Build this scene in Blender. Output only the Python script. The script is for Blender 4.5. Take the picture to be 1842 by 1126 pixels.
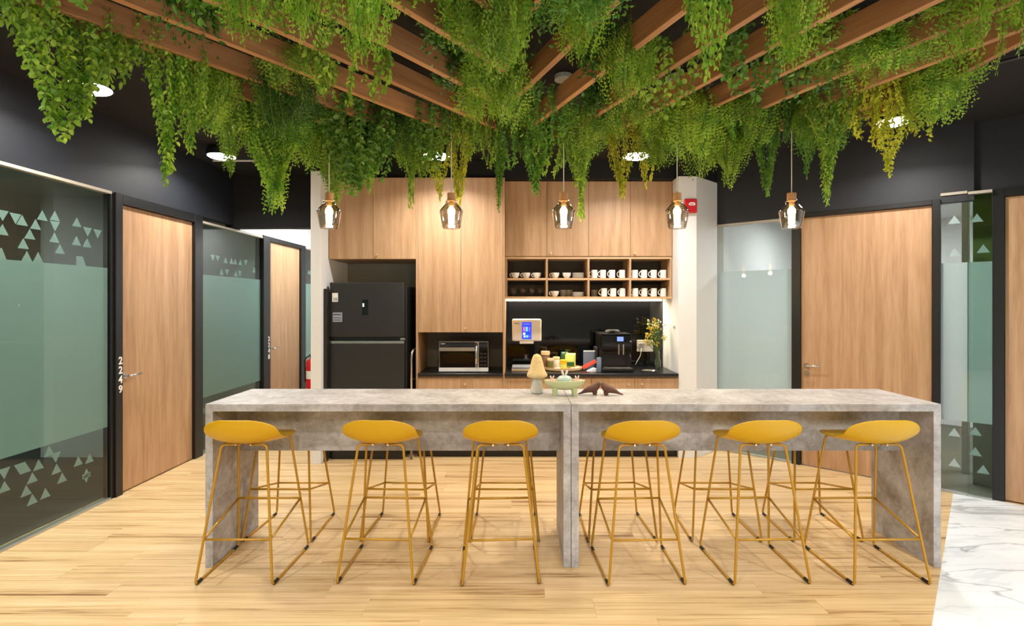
import bpy, bmesh, math, random
from mathutils import Vector, Matrix
R = math.radians
# ------------------------------------------------------------------ camera, world, exposure
F, CX, CY, H = 940.0, 931.0, 544.0, 1.63          # focal length in pixels, vanishing point, eye height
scene = bpy.context.scene
for o in list(bpy.data.objects): bpy.data.objects.remove(o)
C = scene.collection
cam_d = bpy.data.cameras.new('camera'); cam = bpy.data.objects.new('camera', cam_d); C.objects.link(cam)
cam.location = (0, 0, H); cam.rotation_euler = (R(90), 0, 0)
cam_d.sensor_width = 36; cam_d.lens = 36 * F / 1842; cam_d.clip_start = 0.05
cam_d.shift_x = -(CX - 921) / 1842; cam_d.shift_y = -(563 - CY) / 1842
scene.camera = cam
w = bpy.data.worlds.new('world'); scene.world = w; w.use_nodes = True
w.node_tree.nodes['Background'].inputs[0].default_value = (0.9, 0.95, 1, 1)
w.node_tree.nodes['Background'].inputs[1].default_value = 0.02
vs = scene.view_settings
vs.view_transform = 'Standard'; vs.look = 'None'; vs.gamma = 1; vs.use_curve_mapping = False
vs.exposure = 0.42
CEIL = 3.15
LAMP_W = 18.0          # watts of one ceiling downlight
LAMP_COL = (1.0, 0.965, 0.92)

def P(x, y, Y): return Vector(((x - CX) / F * Y, Y, H - (y - CY) / F * Y))   # photo point at depth Y

# ------------------------------------------------------------------ materials
def lin(c):
    c /= 255.0
    return c / 12.92 if c <= 0.04045 else ((c + 0.055) / 1.055) ** 2.4
def rgb(r, g, b): return (lin(r), lin(g), lin(b), 1)
MATS = {}
def new_mat(name):
    m = bpy.data.materials.new(name); m.use_nodes = True; MATS[name] = m
    nt = m.node_tree; return m, nt, nt.nodes['Principled BSDF']
def plain(name, col, rough=0.5, metal=0.0, emit=None, estr=0.0, spec=0.5, noise=0.0, nscale=20, bump=0.0):
    m, nt, b = new_mat(name)
    b.inputs['Base Color'].default_value = col; b.inputs['Roughness'].default_value = rough
    b.inputs['Metallic'].default_value = metal; b.inputs['Specular IOR Level'].default_value = spec
    if emit: b.inputs['Emission Color'].default_value = emit; b.inputs['Emission Strength'].default_value = estr
    if noise or bump:
        tc = nt.nodes.new('ShaderNodeTexCoord'); n = nt.nodes.new('ShaderNodeTexNoise')
        n.inputs['Scale'].default_value = nscale; n.inputs['Detail'].default_value = 4
        nt.links.new(tc.outputs['Object'], n.inputs['Vector'])
        if noise:
            mx = nt.nodes.new('ShaderNodeMix'); mx.data_type = 'RGBA'
            mx.inputs[6].default_value = tuple(c * (1 - noise) for c in col[:3]) + (1,)
            mx.inputs[7].default_value = tuple(min(1, c * (1 + noise)) for c in col[:3]) + (1,)
            nt.links.new(n.outputs['Fac'], mx.inputs[0]); nt.links.new(mx.outputs[2], b.inputs['Base Color'])
        if bump:
            bp = nt.nodes.new('ShaderNodeBump'); bp.inputs['Strength'].default_value = bump; bp.inputs['Distance'].default_value = 0.01
            nt.links.new(n.outputs['Fac'], bp.inputs['Height']); nt.links.new(bp.outputs[0], b.inputs['Normal'])
    return m
def ramp(nt, stops):
    r = nt.nodes.new('ShaderNodeValToRGB'); e = r.color_ramp.elements
    while len(e) < len(stops): e.new(0.5)
    for i, (p, c) in enumerate(stops): e[i].position = p; e[i].color = c
    return r
def wood(name, dark, mid, light, axis='z', scale=1.0, rough=0.45, streak=1.0, rnd=True, vary=0.10, lines=False):
    m, nt, b = new_mat(name); L = nt.links
    tc = nt.nodes.new('ShaderNodeTexCoord'); mp = nt.nodes.new('ShaderNodeMapping')
    s = {'z': (9, 9, .55), 'x': (.5, 13, 9), 'y': (9, .6, 9)}[axis]
    mp.inputs['Scale'].default_value = tuple(v * scale for v in s)
    L.new(tc.outputs['Object'], mp.inputs['Vector'])
    oi = nt.nodes.new('ShaderNodeObjectInfo')
    if rnd:
        ml = nt.nodes.new('ShaderNodeMath'); ml.operation = 'MULTIPLY'; ml.inputs[1].default_value = 37
        L.new(oi.outputs['Random'], ml.inputs[0])
        cb = nt.nodes.new('ShaderNodeCombineXYZ')
        for i in range(3): L.new(ml.outputs[0], cb.inputs[i])
        ad = nt.nodes.new('ShaderNodeVectorMath'); L.new(mp.outputs[0], ad.inputs[0]); L.new(cb.outputs[0], ad.inputs[1]); vec = ad.outputs[0]
    else: vec = mp.outputs[0]
    n1 = nt.nodes.new('ShaderNodeTexNoise'); n1.inputs['Scale'].default_value = 1.0; n1.inputs['Detail'].default_value = 6; n1.inputs['Roughness'].default_value = .62; n1.inputs['Distortion'].default_value = .35
    n2 = nt.nodes.new('ShaderNodeTexNoise'); n2.inputs['Scale'].default_value = 6.0; n2.inputs['Detail'].default_value = 3
    L.new(vec, n1.inputs['Vector']); L.new(vec, n2.inputs['Vector'])
    mx = nt.nodes.new('ShaderNodeMix'); mx.inputs[0].default_value = .28
    L.new(n1.outputs['Fac'], mx.inputs[2]); L.new(n2.outputs['Fac'], mx.inputs[3])
    r = ramp(nt, [(.5 - .17 / streak, dark), (.5 - (.07 if axis == 'x' else 0), mid), (.5 + .14 / streak, light)])
    L.new(mx.outputs[0], r.inputs[0])
    col_out = r.outputs[0]
    if lines:                                   # thin dark mineral streaks along the grain
        m3 = nt.nodes.new('ShaderNodeMapping'); m3.inputs['Scale'].default_value = (.9, 3.4, 1); L.new(vec, m3.inputs['Vector'])
        n3 = nt.nodes.new('ShaderNodeTexNoise'); n3.inputs['Scale'].default_value = 1.0; n3.inputs['Detail'].default_value = 5; n3.inputs['Roughness'].default_value = .7; n3.inputs['Distortion'].default_value = .8
        L.new(m3.outputs[0], n3.inputs['Vector'])
        r3 = ramp(nt, [(.30, (.52, .42, .33, 1)), (.40, (.84, .78, .70, 1)), (.47, (1, 1, 1, 1))]); L.new(n3.outputs['Fac'], r3.inputs[0])
        mm = nt.nodes.new('ShaderNodeMix'); mm.data_type = 'RGBA'; mm.blend_type = 'MULTIPLY'; mm.inputs[0].default_value = 1
        L.new(r.outputs[0], mm.inputs[6]); L.new(r3.outputs[0], mm.inputs[7]); col_out = mm.outputs[2]
    hs = nt.nodes.new('ShaderNodeHueSaturation')
    mr = nt.nodes.new('ShaderNodeMapRange'); mr.inputs[3].default_value = 1 - vary; mr.inputs[4].default_value = 1 + vary
    L.new(oi.outputs['Random'], mr.inputs[0]); L.new(mr.outputs[0], hs.inputs['Value'])
    L.new(col_out, hs.inputs['Color']); L.new(hs.outputs[0], b.inputs['Base Color'])
    b.inputs['Roughness'].default_value = rough
    bp = nt.nodes.new('ShaderNodeBump'); bp.inputs['Strength'].default_value = .06; bp.inputs['Distance'].default_value = .004
    L.new(n2.outputs['Fac'], bp.inputs['Height']); L.new(bp.outputs[0], b.inputs['Normal'])
    return m
wood('oak_laminate', rgb(156, 120, 86), rgb(176, 140, 104), rgb(188, 154, 118), 'z', 1.7, .5, vary=.03)
wood('oak_door', rgb(154, 116, 82), rgb(176, 138, 102), rgb(188, 153, 117), 'z', 1.5, .5, vary=.03)
wood('oak_edge', rgb(170, 130, 92), rgb(196, 158, 118), rgb(210, 176, 138), 'x', 1.0, .5, vary=.02)
wood('pergola_timber', rgb(112, 76, 44), rgb(146, 102, 64), rgb(172, 126, 84), 'x', 1.4, .6, vary=.06)
wood('plank_oak', rgb(142, 102, 62), rgb(200, 168, 119), rgb(221, 192, 146), 'x', 1.0, .38, streak=1.15, vary=.02, lines=True)
wood('lamp_cap_wood', rgb(150, 104, 66), rgb(182, 136, 92), rgb(200, 156, 112), 'z', 3, .5)
wood('bird_walnut', rgb(70, 42, 30), rgb(98, 62, 46), rgb(116, 78, 60), 'x', 4, .55)
wood('bamboo', rgb(180, 140, 90), rgb(214, 178, 128), rgb(230, 198, 150), 'x', 4, .5)

def concrete(name):
    m, nt, b = new_mat(name); L = nt.links
    tc = nt.nodes.new('ShaderNodeTexCoord')
    n1 = nt.nodes.new('ShaderNodeTexNoise'); n1.inputs['Scale'].default_value = 3.2; n1.inputs['Detail'].default_value = 8; n1.inputs['Roughness'].default_value = .68; n1.inputs['Distortion'].default_value = .6
    n2 = nt.nodes.new('ShaderNodeTexNoise'); n2.inputs['Scale'].default_value = 26; n2.inputs['Detail'].default_value = 5; n2.inputs['Roughness'].default_value = .7
    L.new(tc.outputs['Object'], n1.inputs['Vector']); L.new(tc.outputs['Object'], n2.inputs['Vector'])
    mx = nt.nodes.new('ShaderNodeMix'); mx.inputs[0].default_value = .35
    L.new(n1.outputs['Fac'], mx.inputs[2]); L.new(n2.outputs['Fac'], mx.inputs[3])
    r = ramp(nt, [(.36, rgb(130, 124, 120)), (.5, rgb(168, 164, 161)), (.64, rgb(198, 196, 194))])
    L.new(mx.outputs[0], r.inputs[0]); L.new(r.outputs[0], b.inputs['Base Color'])
    b.inputs['Roughness'].default_value = .5
    bp = nt.nodes.new('ShaderNodeBump'); bp.inputs['Strength'].default_value = .08; bp.inputs['Distance'].default_value = .004
    L.new(n2.outputs['Fac'], bp.inputs['Height']); L.new(bp.outputs[0], b.inputs['Normal'])
concrete('concrete')
def marble(name):
    m, nt, b = new_mat(name); L = nt.links
    tc = nt.nodes.new('ShaderNodeTexCoord'); mp = nt.nodes.new('ShaderNodeMapping')
    mp.inputs['Rotation'].default_value = (0, 0, R(28)); mp.inputs['Scale'].default_value = (.55, 2.2, 1)
    L.new(tc.outputs['Object'], mp.inputs['Vector'])
    def vein(scale, width, dist):
        n = nt.nodes.new('ShaderNodeTexNoise'); n.inputs['Scale'].default_value = scale; n.inputs['Detail'].default_value = 5; n.inputs['Roughness'].default_value = .5; n.inputs['Distortion'].default_value = dist
        L.new(mp.outputs[0], n.inputs['Vector'])
        s = nt.nodes.new('ShaderNodeMath'); s.operation = 'SUBTRACT'; s.inputs[1].default_value = .5; L.new(n.outputs['Fac'], s.inputs[0])
        a = nt.nodes.new('ShaderNodeMath'); a.operation = 'ABSOLUTE'; L.new(s.outputs[0], a.inputs[0])
        q = nt.nodes.new('ShaderNodeMapRange'); q.inputs[2].default_value = width; L.new(a.outputs[0], q.inputs[0])
        return q.outputs[0]
    v1, v2 = vein(1.1, .018, 1.1), vein(2.3, .03, .7)
    n3 = nt.nodes.new('ShaderNodeTexNoise'); n3.inputs['Scale'].default_value = 1.4; n3.inputs['Detail'].default_value = 4; L.new(mp.outputs[0], n3.inputs['Vector'])
    r1 = ramp(nt, [(0, rgb(172, 175, 176)), (1, rgb(226, 229, 229))]); L.new(v1, r1.inputs[0])
    r2 = ramp(nt, [(0, (.78, .79, .8, 1)), (1, (1, 1, 1, 1))]); L.new(v2, r2.inputs[0])
    r3 = ramp(nt, [(.3, (.88, .89, .9, 1)), (.6, (1, 1, 1, 1))]); L.new(n3.outputs['Fac'], r3.inputs[0])
    m1 = nt.nodes.new('ShaderNodeMix'); m1.data_type = 'RGBA'; m1.blend_type = 'MULTIPLY'; m1.inputs[0].default_value = .6
    L.new(r1.outputs[0], m1.inputs[6]); L.new(r2.outputs[0], m1.inputs[7])
    m2 = nt.nodes.new('ShaderNodeMix'); m2.data_type = 'RGBA'; m2.blend_type = 'MULTIPLY'; m2.inputs[0].default_value = .8
    L.new(m1.outputs[2], m2.inputs[6]); L.new(r3.outputs[0], m2.inputs[7])
    L.new(m2.outputs[2], b.inputs['Base Color']); b.inputs['Roughness'].default_value = .28
marble('marble')
def thin_glass(name, tint, refl=1.0, rough=0.0, ior=1.5, gcol=(1, 1, 1, 1)):
    m = bpy.data.materials.new(name); m.use_nodes = True; MATS[name] = m; nt = m.node_tree
    nt.nodes.remove(nt.nodes['Principled BSDF'])
    t = nt.nodes.new('ShaderNodeBsdfTransparent'); t.inputs[0].default_value = tint
    g = nt.nodes.new('ShaderNodeBsdfGlossy'); g.inputs['Roughness'].default_value = rough; g.inputs[0].default_value = gcol
    f = nt.nodes.new('ShaderNodeFresnel'); f.inputs[0].default_value = ior
    ml = nt.nodes.new('ShaderNodeMath'); ml.operation = 'MULTIPLY'; ml.inputs[1].default_value = refl; ml.use_clamp = True
    mx = nt.nodes.new('ShaderNodeMixShader'); L = nt.links
    ge = nt.nodes.new('ShaderNodeNewGeometry'); iv = nt.nodes.new('ShaderNodeMath'); iv.operation = 'SUBTRACT'; iv.inputs[0].default_value = 1; L.new(ge.outputs['Backfacing'], iv.inputs[1])
    m2 = nt.nodes.new('ShaderNodeMath'); m2.operation = 'MULTIPLY'; L.new(ml.outputs[0], m2.inputs[0]); L.new(iv.outputs[0], m2.inputs[1])
    L.new(f.outputs[0], ml.inputs[0]); L.new(m2.outputs[0], mx.inputs[0]); L.new(t.outputs[0], mx.inputs[1]); L.new(g.outputs[0], mx.inputs[2])
    L.new(mx.outputs[0], nt.nodes['Material Output'].inputs[0])
    return m
thin_glass('pane_glass', (.86, .93, .90, 1), 1.0)
thin_glass('clear_glass', (.93, .95, .95, 1), 2.2)
thin_glass('pane_clear', (.955, .975, .97, 1), 1.0)
thin_glass('smoke_glass', (.74, .69, .63, 1), 3.4, ior=1.6)
def film(name, col, through, clear=.25):
    m = bpy.data.materials.new(name); m.use_nodes = True; MATS[name] = m; nt = m.node_tree
    nt.nodes.remove(nt.nodes['Principled BSDF']); L = nt.links
    d = nt.nodes.new('ShaderNodeBsdfDiffuse'); d.inputs[0].default_value = col
    t = nt.nodes.new('ShaderNodeBsdfTranslucent'); t.inputs[0].default_value = col
    p = nt.nodes.new('ShaderNodeBsdfTransparent'); p.inputs[0].default_value = (1, 1, 1, 1)
    a = nt.nodes.new('ShaderNodeMixShader'); a.inputs[0].default_value = through
    b = nt.nodes.new('ShaderNodeMixShader'); b.inputs[0].default_value = clear
    L.new(d.outputs[0], a.inputs[1]); L.new(t.outputs[0], a.inputs[2]); L.new(a.outputs[0], b.inputs[1]); L.new(p.outputs[0], b.inputs[2])
    L.new(b.outputs[0], nt.nodes['Material Output'].inputs[0])
film('frost_film', rgb(184, 202, 200), .45, .3)
film('frost_film_blue', rgb(214, 224, 226), .45, .2)
def leaf(name, base, tip, trans=.35):
    m = bpy.data.materials.new(name); m.use_nodes = True; MATS[name] = m; nt = m.node_tree
    b = nt.nodes['Principled BSDF']; L = nt.links
    oi = nt.nodes.new('ShaderNodeObjectInfo'); tc = nt.nodes.new('ShaderNodeTexCoord')
    n = nt.nodes.new('ShaderNodeTexNoise'); n.inputs['Scale'].default_value = 14; n.inputs['Detail'].default_value = 2
    L.new(tc.outputs['Object'], n.inputs['Vector'])
    r = ramp(nt, [(.32, base), (.68, tip)]); L.new(n.outputs['Fac'], r.inputs[0])
    hs = nt.nodes.new('ShaderNodeHueSaturation'); L.new(r.outputs[0], hs.inputs['Color'])
    mr = nt.nodes.new('ShaderNodeMapRange'); mr.inputs[3].default_value = .8; mr.inputs[4].default_value = 1.2
    L.new(oi.outputs['Random'], mr.inputs[0]); L.new(mr.outputs[0], hs.inputs['Value'])
    L.new(hs.outputs[0], b.inputs['Base Color']); b.inputs['Roughness'].default_value = .42
    t = nt.nodes.new('ShaderNodeBsdfTranslucent'); L.new(hs.outputs[0], t.inputs[0])
    mx = nt.nodes.new('ShaderNodeMixShader'); mx.inputs[0].default_value = trans
    L.new(b.outputs[0], mx.inputs[1]); L.new(t.outputs[0], mx.inputs[2]); L.new(mx.outputs[0], nt.nodes['Material Output'].inputs[0])
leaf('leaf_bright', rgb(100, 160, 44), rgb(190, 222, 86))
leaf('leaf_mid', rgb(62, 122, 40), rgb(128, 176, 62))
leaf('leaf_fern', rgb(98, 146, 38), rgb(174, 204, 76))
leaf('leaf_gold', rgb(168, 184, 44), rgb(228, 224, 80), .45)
leaf('leaf_deep', rgb(46, 90, 32), rgb(94, 138, 50), .3)

plain('mid_white', rgb(150, 150, 148), .7)
plain('stem_green', rgb(92, 110, 52), .6)
plain('black_paint', rgb(24, 27, 34), .55, noise=.1, nscale=3)
plain('black_ceiling', rgb(7, 7, 8), .8)
plain('black_frame', rgb(17, 17, 18), .4)
plain('white_paint', rgb(224, 224, 222), .7, noise=.02, nscale=5)
plain('office_wall', rgb(176, 178, 170), .8)
plain('niche_grey', rgb(138, 136, 130), .6, noise=.06, nscale=6)
plain('dark_back', rgb(40, 30, 22), .6)
plain('carpet_dark', rgb(74, 70, 66), .95, noise=.25, nscale=160, bump=.3)
plain('carpet_olive', rgb(104, 102, 84), .95, noise=.3, nscale=200, bump=.3)
plain('mustard_shell', rgb(200, 156, 2), .38, bump=.02, nscale=200)
plain('mustard_metal', rgb(184, 138, 40), .32, metal=.25)
plain('rubber_black', rgb(18, 17, 16), .6)
plain('chrome', rgb(205, 203, 200), .22, metal=1)
plain('brass', rgb(226, 196, 146), .35, metal=.6)
plain('fridge_black', rgb(50, 50, 49), .42, metal=.4, noise=.03, nscale=60)
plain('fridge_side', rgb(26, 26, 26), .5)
plain('gloss_black', rgb(7, 7, 8), .06)
plain('worktop_black', rgb(16, 16, 17), .3, noise=.2, nscale=80)
plain('plastic_black', rgb(14, 14, 15), .28)
plain('plastic_dark', rgb(30, 30, 32), .4)
plain('plastic_white', rgb(226, 220, 210), .4)
plain('ceramic_white', rgb(236, 234, 230), .25)
plain('ceramic_grey', rgb(160, 156, 148), .35)
plain('paper_white', rgb(236, 236, 232), .6)
plain('paper_grey', rgb(150, 156, 166), .6)
plain('ink_dark', rgb(60, 66, 72), .6)
plain('trim_cream', rgb(172, 163, 148), .5)
plain('alu_channel', rgb(176, 178, 174), .35, metal=.7)
plain('fire_red', rgb(196, 24, 30), .3)
plain('alarm_red', rgb(190, 28, 38), .35)
plain('stone_cap', rgb(222, 196, 142), .85, noise=.18, nscale=50, bump=.5)
plain('stone_stem', rgb(206, 204, 188), .7, noise=.08, nscale=30)
plain('dish_green', rgb(202, 208, 156), .35, noise=.05, nscale=30)
plain('speckle_blue', rgb(176, 198, 192), .4, noise=.2, nscale=120)
plain('candy_pink', rgb(226, 168, 160), .4)
plain('candy_white', rgb(238, 224, 216), .4)
plain('jar_brown', rgb(122, 84, 52), .3)
plain('jar_olive', rgb(112, 112, 58), .3)
plain('pack_lime', rgb(206, 218, 110), .35)
plain('pack_green', rgb(40, 84, 44), .4)
plain('pack_yellow', rgb(240, 196, 34), .4)
plain('pack_red', rgb(214, 74, 52), .4)
plain('card_blue', rgb(108, 124, 144), .55)
plain('flower_yellow', rgb(196, 168, 50), .6)
plain('flower_white', rgb(232, 222, 190), .6)
plain('cord_white', rgb(228, 224, 216), .5)
plain('canopy_white', rgb(214, 214, 210), .4)
plain('lens_lit', (1, 1, 1, 1), .5, emit=(1, .96, .9, 1), estr=26)
plain('led_lit', (1, 1, 1, 1), .5, emit=(1, .86, .6, 1), estr=9)
plain('bulb_lit', (1, 1, 1, 1), .5, emit=(1, .70, .32, 1), estr=8)
plain('screen_blue', rgb(20, 50, 190), .3, emit=rgb(20, 60, 220), estr=1.1)
plain('screen_pink', rgb(230, 90, 120), .3, emit=rgb(240, 110, 150), estr=1.0)
plain('screen_cyan', rgb(90, 220, 230), .3, emit=rgb(110, 230, 240), estr=1.0)
plain('screen_violet', rgb(110, 90, 230), .3, emit=rgb(110, 90, 240), estr=1.0)
plain('screen_white', rgb(240, 240, 250), .3, emit=rgb(230, 235, 255), estr=1.0)
plain('screen_dim', rgb(90, 110, 170), .3, emit=rgb(120, 145, 220), estr=.9)
plain('shade_green', rgb(70, 92, 34), .7)
plain('turntable', rgb(70, 48, 16), .4)

# ------------------------------------------------------------------ mesh helpers
def M(n): return MATS[n]
def bm_new(): return bmesh.new()
def box(bm, lo, hi, bev=0.0, seg=1):
    r = bmesh.ops.create_cube(bm, size=1)
    for v in r['verts']:
        v.co = Vector([lo[i] + (hi[i] - lo[i]) * (v.co[i] + .5) for i in range(3)])
    if bev:
        es = list({e for v in r['verts'] for e in v.link_edges})
        bmesh.ops.bevel(bm, geom=es, offset=bev, segments=seg, affect='EDGES', profile=.6)
    return bm
def tube(bm, pts, r, seg=8, caps=True):
    pts = [Vector(p) for p in pts]; rings = []; n = len(pts)
    rr = r if isinstance(r, (list, tuple)) else [r] * n
    up = None
    for i in range(n):
        t = (pts[min(i + 1, n - 1)] - pts[max(i - 1, 0)]).normalized()
        if up is None:
            a = Vector((0, 0, 1)) if abs(t.z) < .9 else Vector((1, 0, 0)); up = (a - t * a.dot(t)).normalized()
        else:
            up = (up - t * up.dot(t)).normalized()
        s = t.cross(up)
        rings.append([bm.verts.new(pts[i] + (up * math.cos(k * 2 * math.pi / seg) + s * math.sin(k * 2 * math.pi / seg)) * rr[i]) for k in range(seg)])
    for i in range(n - 1):
        for k in range(seg):
            bm.faces.new((rings[i][k], rings[i][(k + 1) % seg], rings[i + 1][(k + 1) % seg], rings[i + 1][k]))
    if caps:
        bm.faces.new(rings[0][::-1]); bm.faces.new(rings[-1])
    return bm
def lathe(bm, prof, seg=20, c=(0, 0, 0), cap=True, sx=1, sy=1):
    rings = []
    for r, z in prof:
        rings.append([bm.verts.new((c[0] + r * sx * math.cos(k * 2 * math.pi / seg), c[1] + r * sy * math.sin(k * 2 * math.pi / seg), c[2] + z)) for k in range(seg)])
    for i in range(len(prof) - 1):
        for k in range(seg):
            bm.faces.new((rings[i][k], rings[i][(k + 1) % seg], rings[i + 1][(k + 1) % seg], rings[i + 1][k]))
    if cap:
        bm.faces.new(rings[0][::-1]); bm.faces.new(rings[-1])
    return bm
def prism(bm, poly, z0, z1):
    a = [bm.verts.new((x, y, z0)) for x, y in poly]; b = [bm.verts.new((x, y, z1)) for x, y in poly]
    n = len(poly); bm.faces.new(a[::-1]); bm.faces.new(b)
    for i in range(n): bm.faces.new((a[i], a[(i + 1) % n], b[(i + 1) % n], b[i]))
    return bm
def prism_y(bm, poly, y0, y1):            # polygon in x,z extruded along y
    a = [bm.verts.new((x, y0, z)) for x, z in poly]; b = [bm.verts.new((x, y1, z)) for x, z in poly]
    n = len(poly); bm.faces.new(a); bm.faces.new(b[::-1])
    for i in range(n): bm.faces.new((a[i], b[i], b[(i + 1) % n], a[(i + 1) % n]))
    return bm
def fillet(pts, rad, n=5):
    out = [Vector(pts[0])]
    for i in range(1, len(pts) - 1):
        a, b, c = Vector(pts[i - 1]), Vector(pts[i]), Vector(pts[i + 1])
        d1 = min(rad, (a - b).length * .45); d2 = min(rad, (c - b).length * .45)
        p, q = b + (a - b).normalized() * d1, b + (c - b).normalized() * d2
        for k in range(n + 1):
            t = k / n; out.append(p * (1 - t) ** 2 + b * 2 * t * (1 - t) + q * t * t)
    out.append(Vector(pts[-1])); return out
def obj(name, bm, mat, parent=None, loc=(0, 0, 0), rz=0.0, smooth=False):
    me = bpy.data.meshes.new(name)
    bmesh.ops.recalc_face_normals(bm, faces=bm.faces)
    bm.to_mesh(me); bm.free()
    if smooth:
        for p in me.polygons: p.use_smooth = True
        if smooth == 'auto':
            try: me.set_sharp_from_angle(angle=R(35))
            except Exception: pass
    me.materials.append(M(mat))
    o = bpy.data.objects.new(name, me); C.objects.link(o)
    o.location = loc; o.rotation_euler = (0, 0, rz)
    if parent: o.parent = parent
    return o
def boxo(name, lo, hi, mat, parent=None, bev=0.0, seg=1): return obj(name, box(bm_new(), lo, hi, bev, seg), mat, parent)
def tag(o, label=None, cat=None, group=None, kind=None):
    if label: o['label'] = label
    if cat: o['category'] = cat
    if group: o['group'] = group
    if kind: o['kind'] = kind
    return o
def thing(name, label, cat, loc=(0, 0, 0), rz=0.0, group=None, kind=None):
    o = bpy.data.objects.new(name, None); C.objects.link(o); o.empty_display_size = .1
    o.location = loc; o.rotation_euler = (0, 0, rz)
    return tag(o, label, cat, group, kind)
def copy_tree(o, parent=None):
    c = o.copy(); C.objects.link(c); c.parent = parent
    for ch in list(o.children): copy_tree(ch, c)
    return c
def text_mesh(s, size, depth):
    cu = bpy.data.curves.new('t', 'FONT'); cu.body = s; cu.size = size; cu.extrude = depth; cu.align_x = 'CENTER'; cu.resolution_u = 3
    cu.offset = size * .02
    t = bpy.data.objects.new('t', cu); C.objects.link(t)
    dg = bpy.context.evaluated_depsgraph_get(); me = bpy.data.meshes.new_from_object(t.evaluated_get(dg))
    bpy.data.objects.remove(t); return me
def texto(name, s, size, mat, parent, loc, rot=(R(90), 0, 0), depth=.001):
    me = text_mesh(s, size, depth); me.materials.clear(); me.materials.append(M(mat))
    o = bpy.data.objects.new(name, me); C.objects.link(o); o.parent = parent; o.location = loc; o.rotation_euler = rot
    return o

# ------------------------------------------------------------------ the setting: floors
XL = -3.37                                     # left wall plane
P1 = Vector((2.841, 5.247, 0)); U = Vector((.746, -.666, 0)).normalized(); RA = math.atan2(U.y, U.x); N = Vector((-U.y, U.x, 0))
Q = Vector((2.593, 3.2, 0)); QD = N.copy()     # wood / marble joint runs square to the right wall
tag(boxo('floor', (-7, -4.2, -.06), (8, 10.2, -.003), 'plank_oak'), 'light oak laminate floor under the bar counter', 'floor', kind='structure')
FLOOR = bpy.data.objects['floor']
def side_of(p): return (p[0] - Q.x) * QD.y - (p[1] - Q.y) * QD.x        # > 0 : marble side
def clip(poly, f):
    out = []
    for i in range(len(poly)):
        a, b = poly[i], poly[(i + 1) % len(poly)]; fa, fb = f(a), f(b)
        if fa <= 0: out.append(a)
        if fa * fb < 0:
            t = fa / (fa - fb); out.append((a[0] + (b[0] - a[0]) * t, a[1] + (b[1] - a[1]) * t))
    return out
wall_side = lambda p: (p[0] - P1.x) * N.x + (p[1] - P1.y) * N.y + .0
rnd = random.Random(5)
PW, PL = .18, 1.22; shared = None
row = 0; y = 0.9
while y < 8.9:
    x = XL - rnd.uniform(0, PL)
    while x < 3.9:
        x0, x1 = max(x, XL + .002), x + PL
        x += PL
        if x1 - x0 < .05: continue
        if y > 5.55 and x0 > -2.05: continue
        if y > 5.4 and x1 > -2.0 and x0 < -2.0: x1 = min(x1, -2.0) if y > 5.6 else x1
        g = .0005
        poly = [(x0 + g, y + g), (x1 - g, y + g), (x1 - g, y + PW - g), (x0 + g, y + PW - g)]
        full = abs(x1 - x0 - PL) < 1e-6 and all(side_of(p) < 0 and wall_side(p) < 0 for p in poly)
        if full and shared:
            o = bpy.data.objects.new('plank', shared); C.objects.link(o); o.parent = FLOOR; o.location = (x0, y, 0); continue
        poly = clip(clip(poly, side_of), wall_side)
        if len(poly) < 3: continue
        o = obj('plank', prism(bm_new(), [(a - x0, b - y) for a, b in poly], -.0028, 0), 'plank_oak', FLOOR, (x0, y, 0))
        if full: shared = o.data
    y += PW
e1 = Q + QD * 1.72; e0 = Q - QD * 9
mb = bm_new(); prism(mb, [(e0.x, e0.y), (e0.x + U.x * 9, e0.y + U.y * 9), (e1.x + U.x * 9, e1.y + U.y * 9), (e1.x, e1.y)], -.003, .0)
tag(obj('floor_marble', mb, 'marble'), 'white marble floor with grey veins beside the wood floor', 'floor', kind='structure')
# shell
tag(boxo('ceiling', (-7, -4.2, CEIL), (8, 6.2, CEIL + .08), 'black_ceiling'), 'black painted ceiling above the timber slats', 'ceiling', kind='structure')
tag(boxo('wall_left', (XL - .1, -4.2, 2.55), (XL, 6.2, CEIL), 'black_paint'), 'black bulkhead wall above the left glass partitions', 'wall', kind='structure')
tag(boxo('wall_left_corridor', (XL - .1, 6.35, 2.50), (XL, 9.6, 3.0), 'white_paint'), 'white wall strip above the far corridor glass', 'wall', kind='structure')
tag(boxo('wall_left_beam', (XL - .1, 6.2, 2.517), (-1.985, 6.35, CEIL), 'black_ceiling'), 'black soffit crossing the entrance of the far corridor', 'wall', kind='structure')
tag(boxo('ceiling_corridor', (XL, 6.35, 2.95), (-2.0, 9.6, 3.0), 'white_paint'), 'white ceiling of the far corridor', 'ceiling', kind='structure')
tag(boxo('wall_corridor_end', (XL, 9.5, 0), (-2.0, 9.6, 2.95), 'white_paint'), 'white end wall of the far corridor', 'wall', kind='structure')
tag(boxo('wall_left_column', (-2.085, 5.265, 0), (-1.985, 9.5, 2.955), 'white_paint', bev=.003), 'white wall end beside the refrigerator', 'wall', kind='structure')
tag(boxo('wall_back', (-1.985, 6.1, 0), (1.88, 6.2, CEIL), 'niche_grey'), 'grey wall behind the kitchen cabinets', 'wall', kind='structure')
tag(boxo('wall_back_bulkhead', (-1.985, 5.60, 2.955), (1.88, 6.1, CEIL), 'black_ceiling'), 'black bulkhead above the kitchen cabinets', 'wall', kind='structure')
tag(boxo('wall_left_column_top', (-2.085, 5.265, 2.955), (-1.985, 6.2, CEIL), 'black_ceiling'), 'black bulkhead above the left white wall end', 'wall', kind='structure')
pR0 = P1 - U * .837                            # start of the right wall
def poly_struct(name, poly, z0, z1, mat, label): return tag(obj(name, prism(bm_new(), poly, z0, z1), mat), label, 'wall', kind='structure')
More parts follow.
